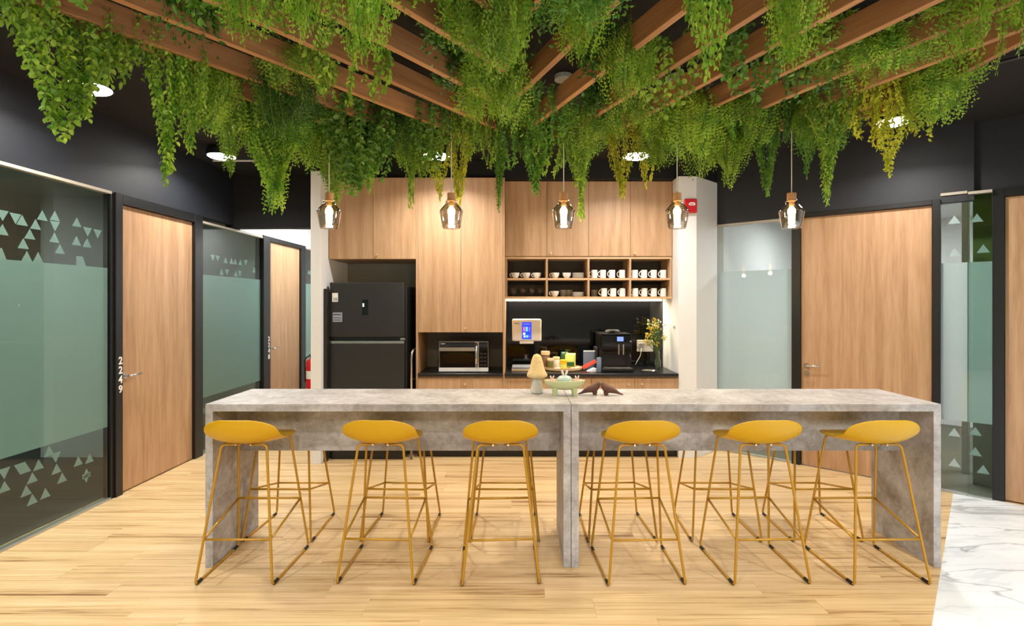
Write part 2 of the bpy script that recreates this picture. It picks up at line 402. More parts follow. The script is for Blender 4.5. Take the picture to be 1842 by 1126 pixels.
poly_struct('wall_right_column', [(1.69, 5.49), (1.88, 5.49), (pR0.x, pR0.y), (pR0.x, 6.2), (1.69, 6.2)], 0, 2.955, 'white_paint', 'white column right of the kitchen carrying the red alarm')
poly_struct('wall_right_column_top', [(1.69, 5.49), (1.88, 5.49), (pR0.x, pR0.y), (pR0.x, 6.2), (1.69, 6.2)], 2.955, CEIL, 'black_ceiling', 'black bulkhead above the right white column')
# right bulkhead: local frame of the wall
def rloc(t, d=0.0): v = P1 + U * t + N * d; return v
tag(obj('wall_right', box(bm_new(), (-.837, 0, 2.49), (1.312, .1, CEIL)), 'black_paint', None, P1, RA), 'black bulkhead above the door with round lever handle', 'wall', kind='structure')
tag(obj('wall_right_far', box(bm_new(), (1.312, .07, 2.56), (6.2, .17, CEIL)), 'black_paint', None, P1, RA), 'black bulkhead above the door at the right edge', 'wall', kind='structure')
tag(obj('wall_right_near', box(bm_new(), (2.75, .07, 0), (6.2, .17, 2.56)), 'white_paint', None, P1, RA), 'white wall right of the last door', 'wall', kind='structure')
tag(boxo('wall_rear', (-7, -4.3, 0), (8, -4.2, CEIL), 'niche_grey'), 'grey wall behind the viewer', 'wall', kind='structure')
tag(boxo('wall_right_side', (7.3, -4.2, 0), (7.4, 1.4, CEIL), 'white_paint'), 'pale wall at the far right', 'wall', kind='structure')

# ------------------------------------------------------------------ glass partitions and doors (local x along the wall, y away from the room)
TRI_S = .083
def tri_film(parent, x, z, up, mat, s=TRI_S):
    h = s * .866; bm = bm_new()
    pts = [(x - s / 2, z - h / 2), (x + s / 2, z - h / 2), (x, z + h / 2)] if up else [(x - s / 2, z + h / 2), (x, z - h / 2), (x + s / 2, z + h / 2)]
    prism_y(bm, pts, .024, .0255); return obj('film_triangle', bm, mat, parent)
def window(name, label, loc, rz, x0, x1, top, film_z=(.6, 1.915), tris=(), mat='frost_film', trim=True, sill=True, film_edge=(), pane='pane_glass'):
    t = thing(name, label, 'window', loc, rz, kind='structure')
    boxo('pane', (x0, .010, .012), (x1, .022, top - .012), pane, t)
    if film_z:
        pts = [(x0, film_z[0]), (x1, film_z[0]), (x1, film_z[1])] + list(film_edge) + [(x0, film_z[1])]
        obj('frosted_film', prism_y(bm_new(), pts, .024, .0255), mat, t)
    if trim: boxo('head_trim', (x0, -.012, top - .022), (x1, .045, top), 'trim_cream', t)
    if sill: boxo('floor_channel', (x0, -.006, 0), (x1, .04, .016), 'alu_channel', t)
    for (x, z, up) in tris: tri_film(t, x, z, up, mat)
    return t
def door(name, label, loc, rz, x0, x1, h, jl, jr, number=None, handle=True, top=2.55, num_x=None, rose=True):
    t = thing(name, label, 'door', loc, rz, kind='structure')
    boxo('door_leaf', (x0 + .004, .012, .008), (x1 - .004, .055, h - .004), 'oak_door', t, .002)
    boxo('door_jamb', (x0 - jl, -.02, 0), (x0, .09, top), 'black_frame', t, .002)
    boxo('door_jamb', (x1, -.02, 0), (x1 + jr, .09, top), 'black_frame', t, .002)
    boxo('door_head', (x0, -.02, h), (x1, .09, top), 'black_frame', t, .002)
    if handle:
        hx, hz = x0 + .055, 1.0
        r = obj('handle', tube(bm_new(), fillet([(hx, .012, hz), (hx, -.05, hz), (hx + .125, -.05, hz + .006)], .02, 6), .009, 10), 'chrome', t, smooth=True)
        bm = bm_new(); tube(bm, [(hx, .012, hz), (hx, .002, hz)], .026, 18); obj('rose', bm, 'chrome', r)
        if rose:
            bm = bm_new(); tube(bm, [(hx, .012, hz - .075), (hx, -.004, hz - .075)], .025, 18); tube(bm, [(hx, -.004, hz - .075), (hx, -.008, hz - .075)], .01, 12)
            obj('keyhole_cover', bm, 'chrome', t)
    if number:
        for i, d in enumerate(number):
            texto('door_number', d, .088, 'paper_white', t, (num_x, -.0215, 1.05 - i * .080 + (.06 if i < 2 else .06)), (R(90), 0, 0))
    return t
LW = (XL, 0, 0); LR = R(90)
def lw(px, py):                                # photo point on the left wall plane -> (along, height)
    Y = XL * F / (px - CX); return (Y, H - (py - CY) * Y / F)
def crop_pts(lst, ox, oy, s): return [lw(ox + a / s, oy + b / s) + (u,) for a, b, u in lst]
top_tris = crop_pts([(70, 300, 0), (215, 335, 0), (290, 350, 1), (70, 455, 1), (515, 295, 1), (440, 395, 1), (375, 505, 1), (303, 612, 1), (655, 300, 1), (655, 420, 0),
                     (650, 545, 1), (712, 672, 1), (900, 370, 1), (1020, 485, 0), (1132, 508, 0), (897, 580, 1), (1015, 605, 1)], 0, 340, 6.2545)
bot_tris = crop_pts([(65, 505, 0), (190, 465, 0), (235, 455, 1), (65, 608, 1), (340, 430, 1), (290, 535, 1), (240, 640, 1), (290, 710, 1), (395, 660, 1),
                     (485, 462, 1), (530, 535, 1), (660, 400, 1), (750, 378, 1), (725, 540, 0), (725, 500, 1), (425, 320, 1), (480, 375, 0)], 0, 740, 4.505)
zt = 1.915; hh = TRI_S * .866
def teeth(x0, x1, seedlist):                   # notched top edge of the film, listed from the high-x end
    out = []
    for a, b, kind in seedlist:
        if kind == 'tri': out += [(b, zt), ((a + b) / 2, zt + hh), (a, zt)]
        else: out += [(b, zt), (b - .03, zt + hh), (a, zt + hh), (a, zt)]
    return out
edge = teeth(0, 0, [(4.02, 4.11, 'trap'), (3.66, 3.74, 'tri'), (3.575, 3.655, 'tri'), (3.30, 3.47, 'trap')])
window('window_1', 'green-tinted glass partition with triangle film nearest the left edge', LW, LR, -4.2, 4.325, 2.55, (.6, zt), top_tris + bot_tris, film_edge=edge)
boxo('mullion', (4.325, -.004, 0), (4.36, .05, 2.55), 'black_frame', bpy.data.objects['window_1'])
door('door_1', 'oak door numbered 2249 in black frame on left wall', LW, LR, 4.437, 5.434, 2.465, .077, .133, '2249', num_x=4.408, rose=False)
def pattern(x0, x1, zlist, seed, n):
    rr = random.Random(seed); return [(x0 + .06 + rr.random() * (x1 - x0 - .12), z + rr.choice((0, .072, .144)), rr.randint(0, 1)) for z in zlist for _ in range(n)]
window('window_2', 'green glass partition between the two left-hand oak doors', LW, LR, 5.567, 6.90, 2.50, (.6, 1.93), pattern(5.567, 6.9, (1.98,), 3, 12) + pattern(5.567, 6.9, (.32,), 4, 8))
door('door_2', 'farther oak door numbered 2248 along the left corridor', LW, LR, 7.087, 8.10, 2.46, .187, .17, '2248', num_x=7.04, rose=False, top=2.52)
window('window_3', 'narrow lit glass panel past the farther oak door', LW, LR, 8.27, 9.5, 2.50, (.6, 1.93), pattern(8.27, 9.5, (1.98,), 6, 14))
# right wall
window('window_4', 'pale frosted glass panel between white column and oak door', P1, RA, -.837, -.078, 2.49, (.55, 1.97), (), 'frost_film_blue', pane='pane_clear')
door('door_3', 'wide oak door with chrome lever right of the frosted panel', P1, RA, 0, 1.038, 2.48, .078, .057, None, top=2.52)
rt = lambda lst: [(x, z, 1) for x, z in lst]
window('window_5', 'narrow clear glass panel right of the wide oak door', P1, RA, 1.095, 1.27, 2.57, (.62, 1.97), [(1.185, 2.34, 1), (1.185, 2.06, 1), (1.185, .52, 1), (1.185, .26, 1)], 'frost_film_blue', pane='pane_clear')
window('window_6', 'narrow green-edged glass panel beside the last black jamb', P1, RA, 1.275, 1.4256, 2.56, (.62, 1.97), [(1.33, 2.34, 1), (1.37, 2.08, 1), (1.32, .55, 1), (1.32, .38, 1), (1.37, .24, 1)], 'frost_film')
boxo('glass_edge', (1.27, -.004, 0), (1.279, .07, 2.56), 'pane_glass', bpy.data.objects['window_6'])
door('door_4', 'oak door cut off by the right edge of view', P1 + N * .05, RA, 1.50, 2.55, 2.50, .074, .2, None, handle=False, top=2.56)

# rooms behind the glass
def struct_box(name, lo, hi, mat, label, cat='wall'): return tag(boxo(name, lo, hi, mat), label, cat, kind='structure')
struct_box('floor_left_office', (-6.9, -4.2, -.02), (XL - .1, 7.0, .0), 'carpet_dark', 'dark carpet behind the left glass', 'floor')
struct_box('ceiling_left_office', (-6.9, -4.2, 2.75), (XL - .1, 9.6, 2.80), 'office_wall', 'ceiling of the offices behind the left glass', 'ceiling')
struct_box('wall_left_office_back', (-7.0, -4.2, 0), (-6.9, 9.6, 2.8), 'office_wall', 'back wall of the offices behind the left glass')
struct_box('wall_left_office_partition', (-5.02, 5.5, 0), (XL - .1, 5.6, 2.75), 'office_wall', 'pale partition seen through the left glass')
struct_box('wall_left_office_far', (-6.9, 6.9, 0), (XL - .1, 7.0, 2.75), 'office_wall', 'far wall behind the second left glass')
struct_box('floor_left_office_far', (-6.9, 7.0, -.02), (XL - .1, 9.6, .0), 'carpet_dark', 'carpet behind the corridor glass', 'floor')
def rbox(name, lo, hi, mat, label, cat='wall'): return tag(obj(name, box(bm_new(), lo, hi), mat, None, P1, RA), label, cat, kind='structure')
rbox('floor_right_office', (-.83, .1, -.002), (2.7, 3.2, .002), 'carpet_olive', 'olive striped carpet behind the right glass', 'floor')
rbox('wall_right_office_back', (-.83, 3.2, 0), (2.7, 3.3, 2.8), 'white_paint', 'pale back wall of the right office')
rbox('wall_right_office_far', (-.93, .2, 0), (-.84, 3.3, 2.8), 'white_paint', 'side wall of the right office')
rbox('wall_right_office_near', (2.7, .2, 0), (2.8, 3.3, 2.8), 'white_paint', 'near side wall of the right office')
rbox('ceiling_right_office', (-.93, .1, 2.75), (2.8, 3.3, 2.8), 'white_paint', 'ceiling of the right office', 'ceiling')
rbox('wall_right_office_pier', (1.215, .75, 0), (1.275, .85, 2.75), 'office_wall', 'pale pier seen through the narrow right glass')
rbox('wall_right_office_screen', (1.30, .40, 0), (1.9, .44, 2.75), 'shade_green', 'olive green panel seen through the right glass')

# ------------------------------------------------------------------ lamps
def area(name, loc, watts, size, col=LAMP_COL, parent=None, spread=150):
    l = bpy.data.lights.new(name, 'AREA'); l.shape = 'DISK'; l.size = size; l.energy = watts; l.color = col; l.spread = R(spread)
    o = bpy.data.objects.new(name, l); C.objects.link(o); o.location = loc
    if parent: o.parent = parent
    return o
def downlight(x, y, label, watts=LAMP_W, z=CEIL, drop=.09, r=.135):
    t = thing('ceiling_downlight', label, 'ceiling light', (x, y, z), group='round ceiling downlights')
    bm = bm_new(); lathe(bm, [(r * .55, 0), (r * .55, -.02), (r * .98, -.03), (r, -drop), (r * .93, -drop), (r * .93, -drop + .012)], 28); obj('housing', bm, 'black_frame', t, smooth='auto')
    bm = bm_new(); lathe(bm, [(r * .9, -drop + .010), (r * .9, -drop - .004), (r * .8, -drop - .012), (.002, -drop - .016)], 28); obj('diffuser', bm, 'lens_lit', t, smooth=True)
    area('lamp_light', (0, 0, -drop - .03), watts, r * 1.1, parent=t)
    return t
downlight(-2.86, 3.49, 'round downlight glowing behind the leftmost trailing vine', 18)
downlight(-2.90, 5.12, 'round downlight above the oak door numbered 2249')
downlight(-.76, 4.9, 'round downlight above the tall kitchen cabinet', 20, drop=.15)
downlight(1.115, 4.9, 'round downlight above the open mug shelves', 20, drop=.15)
downlight(2.98, 4.15, 'round downlight glowing behind the golden vine at right')
for x, y, l in [(-2.7, 1.2, 'left'), (2.9, 1.6, 'right'), (-.8, .3, 'centre left'), (1.1, .3, 'centre right'), (-2.6, -1.4, 'rear left'), (-.6, -1.8, 'rear centre left'), (1.3, -1.8, 'rear centre right'), (3.4, -1.0, 'rear right'), (5.2, 1.2, 'far right')]:
    downlight(x, y, 'added round fill downlight out of view, %s row' % l, 32 if y > 0 else 54)  # unseen downlights, added to carry the row on as fill light
def panel_light(x, y, z, sx, sy, watts, label, rz=0.0):
    t = thing('ceiling_panel_light', label, 'ceiling light', (x, y, z), rz)
    boxo('frame', (-sx / 2 - .02, -sy / 2 - .02, -.03), (sx / 2 + .02, sy / 2 + .02, 0), 'canopy_white', t)
    boxo('diffuser', (-sx / 2, -sy / 2, -.036), (sx / 2, sy / 2, -.03), 'paper_white', t)
    l = bpy.data.lights.new('panel', 'AREA'); l.shape = 'RECTANGLE'; l.size = sx; l.size_y = sy; l.energy = watts; l.color = (.93, .98, 1)
    o = bpy.data.objects.new('lamp_light', l); C.objects.link(o); o.location = (0, 0, -.05); o.parent = t
v = rloc(.3, 1.6); panel_light(v.x, v.y, 2.75, .9, .9, 26, 'square ceiling light of the right office', RA)
v = rloc(1.9, 1.3); panel_light(v.x, v.y, 2.75, .6, .6, 26, 'second square ceiling light of the right office', RA)
panel_light(-2.7, 7.6, 2.95, .5, 1.0, 40, 'ceiling light of the far corridor')
panel_light(-5.0, 8.3, 2.75, .6, .6, 50, 'ceiling light behind the far corridor glass')
panel_light(-5.2, 3.6, 2.75,   .5, .5, 22, 'dim ceiling light of the left office')
# thin white linear fitting near the left downlight
bl = bm_new(); tube(bl, [(-3.24, 5.56, CEIL - .012), (-2.76, 5.56, CEIL - .012)], .010, 8)
tag(obj('linear_ceiling_light', bl, 'canopy_white'), 'thin white linear fitting just below the left downlight', 'ceiling light')
# conduits
for i, (pts, l) in enumerate([([(3.0, 2.2, 3.10), (2.6, 2.6, 3.10), (2.45, 3.4, 3.10), (2.4, 4.4, 3.10)], 'black ceiling conduit curving at upper right'),
                              ([(3.7, 2.6, 3.12), (2.9, 3.3, 3.12), (2.5, 4.6, 3.12)], 'straight black conduit along the ceiling at upper right')]):
    bm = bm_new(); tube(bm, fillet(pts, .3, 6), .012, 8); tag(obj('ceiling_conduit', bm, 'plastic_dark', smooth=True), l, 'conduit')

# ------------------------------------------------------------------ kitchen
CF = 5.48                                       # front plane of tall cabinets
def knob(parent, x, y, z):
    bm = bm_new(); tube(bm, [(x, y, z), (x, y - .012, z), (x, y - .016, z), (x, y - .026, z)], [.006, .006, .013, .011], 14); return obj('knob', bm, 'brass', parent, smooth='auto')
def cab_door(parent, x0, x1, z0, z1, y, knob_at=None, mat='oak_laminate'):
    d = boxo('door', (x0 + .0018, y, z0 + .0018), (x1 - .0018, y + .019, z1 - .0018), mat, parent, .0012)
    if knob_at: knob(d, knob_at[0], y, knob_at[1])
    return d
TOP = 2.94
xa, xb = -1.978, -1.066
t = thing('fridge_cabinet', 'two-door oak wall cabinet above the refrigerator', 'cabinet')
boxo('carcass', (xa, CF + .02, 2.085), (xb, 6.09, TOP), 'oak_laminate', t)
xm = P(671, 0, CF).x
cab_door(t, xa, xm, 2.085, TOP, CF); cab_door(t, xm, xb, 2.085, TOP, CF, (xm + .05, 2.13))
t = thing('tall_cabinet', 'tall oak cabinet with microwave niche beside refrigerator', 'cabinet')
xc, xd = -1.055, -.135
boxo('side_panel', (xc - .010, CF, .1), (xc + .010, 6.09, TOP), 'oak_laminate', t)
boxo('side_panel', (xd - .018, CF, .1), (xd, 6.09, TOP), 'oak_laminate', t)
boxo('carcass', (xc + .010, CF + .02, 1.315), (xd - .018, 6.09, TOP), 'oak_laminate', t)
boxo('niche_back', (xc + .010, 6.06, .886), (xd - .018, 6.09, 1.315), 'niche_grey', t)
boxo('base_carcass', (xc + .010, CF + .02, .1), (xd - .018, 6.09, .855), 'oak_laminate', t)
boxo('plinth', (xc, CF + .05, 0), (xd, CF + .07, .1), 'black_frame', t)
xm = P(829, 0, CF).x
cab_door(t, xc + .010, xm, 1.315, TOP, CF); cab_door(t, xm, xd - .018, 1.315, TOP, CF, (xm + .045, 1.36))
cab_door(t, xc + .010, xm, .1, .835, CF); cab_door(t, xm, xd - .018, .1, .835, CF, (xm + .045, .775))
tag(boxo('worktop', (xc + .010, CF - .012, .855), (xd - .018, 6.06, .886), 'worktop_black', bev=.002), 'short black worktop inside the microwave niche', 'worktop')
# right run
XW = 1.684; UF = 5.69; x4 = [xd + (XW - xd) * k / 4 for k in range(5)]
for k, nm in ((0, 'left'), (2, 'right')):
    t = thing('wall_cabinet', ('two-door oak wall cabinet beside the tall cabinet' if k == 0 else 'two-door oak wall cabinet beside the white column'), 'cabinet', group='oak wall cabinets above the mugs')
    boxo('carcass', (x4[k], UF + .02, 2.132), (x4[k + 2], 6.09, TOP + .01), 'oak_laminate', t)
    cab_door(t, x4[k], x4[k + 1], 2.132, TOP + .01, UF); cab_door(t, x4[k + 1], x4[k + 2], 2.132, TOP + .01, UF, (x4[k + 1] + .045, 2.165))
    b = thing('base_cabinet', ('two-door oak base cabinet beside the tall cabinet' if k == 0 else 'two-door oak base cabinet beside the white column'), 'cabinet', group='oak base cabinets under the worktop')
    boxo('carcass', (x4[k], CF + .02, .1), (x4[k + 2], 6.09, .855), 'oak_laminate', b)
    boxo('plinth', (x4[k], CF + .05, 0), (x4[k + 2], CF + .07, .1), 'black_frame', b)
    cab_door(b, x4[k], x4[k + 1], .1, .835, CF, (x4[k + 1] - .07, .775) if k else None)
    cab_door(b, x4[k + 1], x4[k + 2], .1, .835, CF, (x4[k + 1] + .07, .775))
tag(boxo('worktop', (xd, CF - .02, .855), (XW, 6.08, .886), 'worktop_black', bev=.002), 'long black worktop carrying the coffee machine', 'worktop')
tag(boxo('backsplash_panel', (xd, 6.075, .886), (XW - .004, 6.088, 1.66), 'gloss_black'), 'glossy black backsplash panel behind the coffee machine', 'panel')
# open shelf unit
SZ0, SZ1, SF = 1.672, 2.128, UF + .01
t = thing('mug_shelf', 'open oak shelf with eight bays holding white crockery', 'shelf')
boxo('back_panel', (xd, 6.06, SZ0), (XW, 6.09, SZ1), 'dark_back', t)
TH = .022
boxo('top_board', (xd, SF, SZ1 - TH), (XW, 6.06, SZ1), 'oak_edge', t)
boxo('bottom_board', (xd, SF, SZ0), (XW, 6.06, SZ0 + TH), 'oak_edge', t)
ZM = P(0, 500, UF).z - TH
for k in range(5):
    xx = [xd, x4[1] - TH / 2, x4[2] - TH / 2, x4[3] - TH / 2, XW - TH][k]
    boxo('divider', (xx, SF + .001, SZ0 + TH), (xx + TH, 6.06, SZ1 - TH), 'oak_laminate', t)
    if k < 4:
        x1 = [x4[1] - TH / 2, x4[2] - TH / 2, x4[3] - TH / 2, XW - TH][k]
        boxo('shelf_board', (xx + TH, SF + .002, ZM), (x1, 6.06, ZM + TH), 'oak_edge', t)
SB0, SB1 = SZ0 + TH, ZM + TH                    # resting heights
# led strip
t = thing('led_strip_light', 'warm white light strip under the mug shelf', 'light strip')
boxo('profile', (xd + .002, 6.03, SZ0 - .012), (XW - .02, 6.07, SZ0 - .001), 'canopy_white', t)
boxo('diffuser', (xd + .004, 6.022, SZ0 - .026), (XW - .022, 6.074, SZ0 - .012), 'led_lit', t)
l = bpy.data.lights.new('strip', 'AREA'); l.shape = 'RECTANGLE'; l.size = XW - xd - .06; l.size_y = .03; l.energy = 13; l.color = (1, .86, .62)
o = bpy.data.objects.new('lamp_light', l); C.objects.link(o); o.location = ((xd + XW) / 2, 6.04, SZ0 - .032); o.parent = t

# refrigerator
t = thing('refrigerator', 'black two-door refrigerator with stickers in the kitchen niche', 'refrigerator')
fx0, fx1 = P(593, 0, 5.414).x, P(727, 0, 5.414).x
boxo('body', (fx0 + .008, 5.49, .03), (fx1 + .012, 6.06, 1.80), 'fridge_side', t, .006)
d = boxo('freezer_door', (fx0, 5.414, 1.272), (fx1, 5.485, 1.838), 'fridge_black', t, .008, 2)
bm = bm_new(); box(bm, (P(652, 0, 5.414).x, 5.411, 1.50), (P(662, 0, 5.414).x, 5.4145, 1.66), .001); obj('control_panel', bm, 'gloss_black', d)
boxo('display', (P(652.5, 0, 5.414).x, 5.4095, 1.585), (P(655, 0, 5.414).x, 5.4112, 1.62), 'screen_white', d)
s1 = boxo('sticker', (P(597.5, 0, 5.414).x, 5.4125, P(0, 543, 5.414).z), (P(608, 0, 5.414).x, 5.4141, P(0, 527, 5.414).z), 'paper_white', d)
texto('lettering', '10', .045, 'ink_dark', d, (P(603, 0, 5.414).x, 5.4120, P(0, 541, 5.414).z), depth=.0004)
s2 = boxo('sticker', (P(598.5, 0, 5.414).x, 5.4125, P(0, 579, 5.414).z), (P(615.5, 0, 5.414).x, 5.4141, P(0, 562, 5.414).z), 'paper_grey', d)
for yy in (566, 571.5, 575.5):
    boxo('printed_line', (P(599.5, 0, 5.414).x, 5.412, P(0, yy + .9, 5.414).z), (P(613.5, 0, 5.414).x, 5.4126, P(0, yy - (1.2 if yy < 570 else .4), 5.414).z), 'ink_dark', s2)
boxo('door_gap', (fx0 + .004, 5.44, 1.225), (fx1 - .004, 5.49, 1.275), 'plastic_black', t)
ld = boxo('fridge_door', (fx0, 5.414, .09), (fx1, 5.485, 1.206), 'fridge_black', t, .008, 2)
boxo('grip_strip', (fx0, 5.412, 1.206), (fx1, 5.47, 1.230), 'chrome', ld)
boxo('base_grille', (fx0 + .01, 5.43, .0), (fx1 - .01, 5.6, .085), 'plastic_black', t)
boxo('hinge', (fx1 - .04, 5.42, 1.24), (fx1 + .008, 5.48, 1.262), 'chrome', t)
tag(boxo('upright_strip', (-1.983, 5.34, .0), (fx0 - .004, 5.40, 1.77), 'fridge_side', bev=.004), 'slim dark upright strip between white wall and refrigerator', 'panel')  # narrow dark box standing left of the refrigerator doors
# bent tube frame right of the fridge
bm = bm_new(); zt_ = P(0, 629, 5.44).z; xs = P(740, 0, 5.44).x
tube(bm, fillet([(xs, 5.44, .0), (xs, 5.44, zt_ - .06), (xs + .012, 5.46, zt_), (xs + .022, 5.72, zt_), (xs + .022, 5.76, .0)], .05, 6), .012, 10)
t = thing('folding_frame', 'silver bent-tube frame stored between refrigerator and tall cabinet', 'frame')
obj('tube_frame', bm, 'chrome', t, smooth=True)
bm = bm_new(); tube(bm, [(xs, 5.445, .82), (xs + .020, 5.73, .82)], .009, 8); tube(bm, [(xs, 5.445, .42), (xs + .020, 5.73, .42)], .009, 8); obj('cross_bar', bm, 'chrome', t)

# microwave
t = thing('microwave_oven', 'silver and black microwave oven in the cabinet niche', 'microwave')
my = 5.56; mx0, mx1 = P(789.5, 0, my).x, P(878.5, 0, my).x; mz0, mz1 = .896, P(0, 614, my).z
boxo('body', (mx0, my + .012, mz0), (mx1, my + .38, mz1), 'chrome', t, .004)
for fx in (mx0 + .05, mx1 - .05): boxo('foot', (fx - .02, my + .05, .886), (fx + .02, my + .09, mz0), 'rubber_black', t)
dr = boxo('door_glass', (mx0 + .008, my, mz0 + .042), (mx0 + .385, my + .012, mz1 - .008), 'gloss_black', t)
boxo('silver_band', (mx0 + .002, my - .004, P(0, 631.5, my).z), (mx0 + .382, my, P(0, 625, my).z), 'chrome', dr)
boxo('lower_strip', (mx0, my - .004, mz0), (mx1, my + .012, mz0 + .04), 'canopy_white', t)
bm = bm_new(); tube(bm, [(mx0 + .40, my - .002, mz0 + .05), (mx0 + .40, my - .032, mz0 + .09), (mx0 + .40, my - .036, mz0 + .16), (mx0 + .40, my - .032, mz0 + .22), (mx0 + .40, my - .002, mz1 - .02)], .013, 10); obj('handle', bm, 'chrome', t, smooth=True)
cp = boxo('control_panel', (mx0 + .425, my, mz0 + .042), (mx1 - .006, my + .012, mz1 - .008), 'gloss_black', t)
for r_ in range(4):
    for c_ in range(2): boxo('button', (mx0 + .437 + c_ * .04, my - .002, mz0 + .06 + r_ * .04), (mx0 + .465 + c_ * .04, my, mz0 + .078 + r_ * .04), 'plastic_dark', cp)
boxo('logo_mark', (mx0 + .02, my - .001, mz1 - .030), (mx0 + .065, my, mz1 - .022), 'canopy_white', dr)

# crockery
def make_cup(name, mat, kind):
    bm = bm_new()
    if kind == 'cup': lathe(bm, [(.022, 0), (.026, .006), (.042, .030), (.0475, .062), (.0455, .062), (.038, .030), (.018, .010)], 20)
    elif kind == 'mug': lathe(bm, [(.036, 0), (.039, .004), (.040, .093), (.0372, .093), (.036, .008)], 20)
    elif kind == 'tumbler': lathe(bm, [(.034, 0), (.037, .004), (.040, .078), (.0375, .078), (.034, .008)], 18)
    elif kind == 'saucer': lathe(bm, [(.035, 0), (.040, .003), (.066, .0095), (.068, .012), (.062, .0105), (.035, .005)], 22)
    body = obj(name, bm, mat, None, smooth='auto')
    if kind in ('cup', 'mug'):
        b = bm_new(); z = .037 if kind == 'cup' else .048; rr = .020 if kind == 'cup' else .029; xo = -.040 if kind == 'cup' else -.036
        pts = [(xo - abs(math.cos(a)) * rr * 1.05, 0, z + rr * math.sin(a)) for a in [R(90 - k * 22.5) for k in range(9)]]
        tube(b, pts, .0052, 8); obj('handle', b, mat, body, smooth=True)
    return body
protos = {}
def place_cup(kind, px, row_z, label, group, mat='ceramic_white', Y=5.80, rz=0.0, z=0.0, sc=1.0):
    key = (kind, mat); nm = {'cup': 'coffee_cup', 'mug': 'mug', 'tumbler': 'tumbler', 'saucer': 'saucer'}[kind]
    if key not in protos: protos[key] = o = make_cup(nm, mat, kind)
    else: o = copy_tree(protos[key])
    o.location = (P(px, 0, Y).x, Y, row_z + z); o.rotation_euler = (0, 0, rz)
    if kind == 'mug': o.scale = (.86, .86, 1)
    tag(o, label, 'cup' if kind != 'saucer' else 'saucer', group); return o
orde = ['first', 'second', 'third', 'fourth', 'fifth']
for i, px in enumerate((927, 946.5, 966)): place_cup('cup', px, SB1, '%s white coffee cup in the upper first shelf bay' % orde[i], 'white coffee cups', rz=R(8 * (i - 1)))
for i, px in enumerate((998.5, 1019.5)): place_cup('cup', px, SB1, '%s white coffee cup in the upper second shelf bay' % orde[i], 'white coffee cups', rz=R(-10 + 70 * i))
for k in range(6): place_cup('saucer', 1040, SB1, 'white saucer in the stack on the upper second shelf bay', 'upper saucer stack', z=k * .0098)
for i, px in enumerate((1069, 1084.5, 1101, 1119)): place_cup('mug', px, SB1, '%s white mug from left in the upper third bay' % orde[i], 'white mugs', rz=R((i % 3) * 22 - 25))
for i, px in enumerate((1142, 1158.5, 1176, 1193)): place_cup('mug', px, SB1, '%s white mug from left in the upper fourth bay' % orde[i], 'white mugs', rz=R((i % 2) * 20 - 12))
place_cup('cup', 998, SB0, 'white coffee cup in the lower second shelf bay', 'white coffee cups')
place_cup('tumbler', 1013, SB0, 'grey tumbler behind the cup in the lower second bay', 'grey tumblers', 'ceramic_grey', 5.93)
place_cup('tumbler', 1024, SB0, 'grey tumbler behind the saucers in the lower second bay', 'grey tumblers', 'ceramic_grey', 5.95)
for k in range(5): place_cup('saucer', 1040, SB0, 'white saucer in the stack on the lower second shelf bay', 'lower saucer stack', z=k * .0098)
place_cup('tumbler', 1069, SB0, 'grey tumbler at the back of the lower third bay', 'grey tumblers', 'ceramic_grey', 5.95)
for i, px in enumerate((1086.5, 1103, 1119.5)): place_cup('mug', px, SB0, '%s white mug from left in the lower third bay' % orde[i], 'white mugs', rz=R((i % 3) * 14 - 8))
for i, px in enumerate((1142.5, 1159, 1176, 1193)): place_cup('mug', px, SB0, '%s white mug from left in the lower fourth bay' % orde[i], 'white mugs', rz=R((i % 2) * 18 - 14))
for i, px in enumerate((924, 941, 957, 972)):
    bm = bm_new(); lathe(bm, [(.030, 0), (.030, .003), (.005, .008), (.005, .030), (.028, .045), (.036, .070), (.032, .100), (.030, .100), (.034, .070), (.026, .047)], 18)
    tag(obj('stem_glass', bm, 'clear_glass', None, (P(px, 0, 5.83).x, 5.83 + .03 * (i % 2), SB0), smooth=True), '%s clear stemmed glass from left in the lower first bay' % orde[i], 'glass', 'clear glasses')

# worktop items
WZ = .886
t = thing('water_dispenser', 'white wall-mounted water dispenser with blue touch screen', 'water dispenser')
wy = 5.95; a, b = P(921, 614, wy), P(974, 574, wy)
boxo('body', (a.x, wy, a.z), (b.x, 6.075, b.z), 'plastic_white', t, .022, 4)
sc = boxo('touch_screen', (P(939, 0, wy).x, wy - .003, P(0, 610, wy).z), (P(956, 0, wy).x, wy + .001, P(0, 579.5, wy).z), 'screen_blue', t, .0012)
def scr(x0, y0, x1, y1, m): boxo('screen_icon', (P(x0, 0, wy).x, wy - .0042, P(0, y1, wy).z), (P(x1, 0, wy).x, wy - .003, P(0, y0, wy).z), m, sc)
scr(941.5, 588, 944.3, 596, 'screen_pink'); scr(946, 588, 949, 596, 'screen_cyan'); scr(951, 588, 953.5, 596, 'screen_violet')
scr(941, 598.5, 945, 602.5, 'screen_white'); scr(942, 604, 945, 607, 'screen_white'); scr(946.5, 603, 950, 607, 'screen_cyan'); scr(951.5, 603.5, 954, 606.5, 'screen_violet'); scr(941.5, 582, 953.5, 584, 'screen_violet')
boxo('logo_mark', (P(925, 0, wy).x, wy - .0012, P(0, 583, wy).z), (P(934, 0, wy).x, wy, P(0, 580.5, wy).z), 'ceramic_grey', t)
boxo('spout', (P(934.5, 0, wy).x, wy + .004, P(0, 618.5, wy).z), (P(960, 0, wy).x, wy + .08, P(0, 614, wy).z), 'plastic_white', t, .004)
t = thing('wall_switch', 'tiny white switch on the black backsplash below dispenser', 'switch')
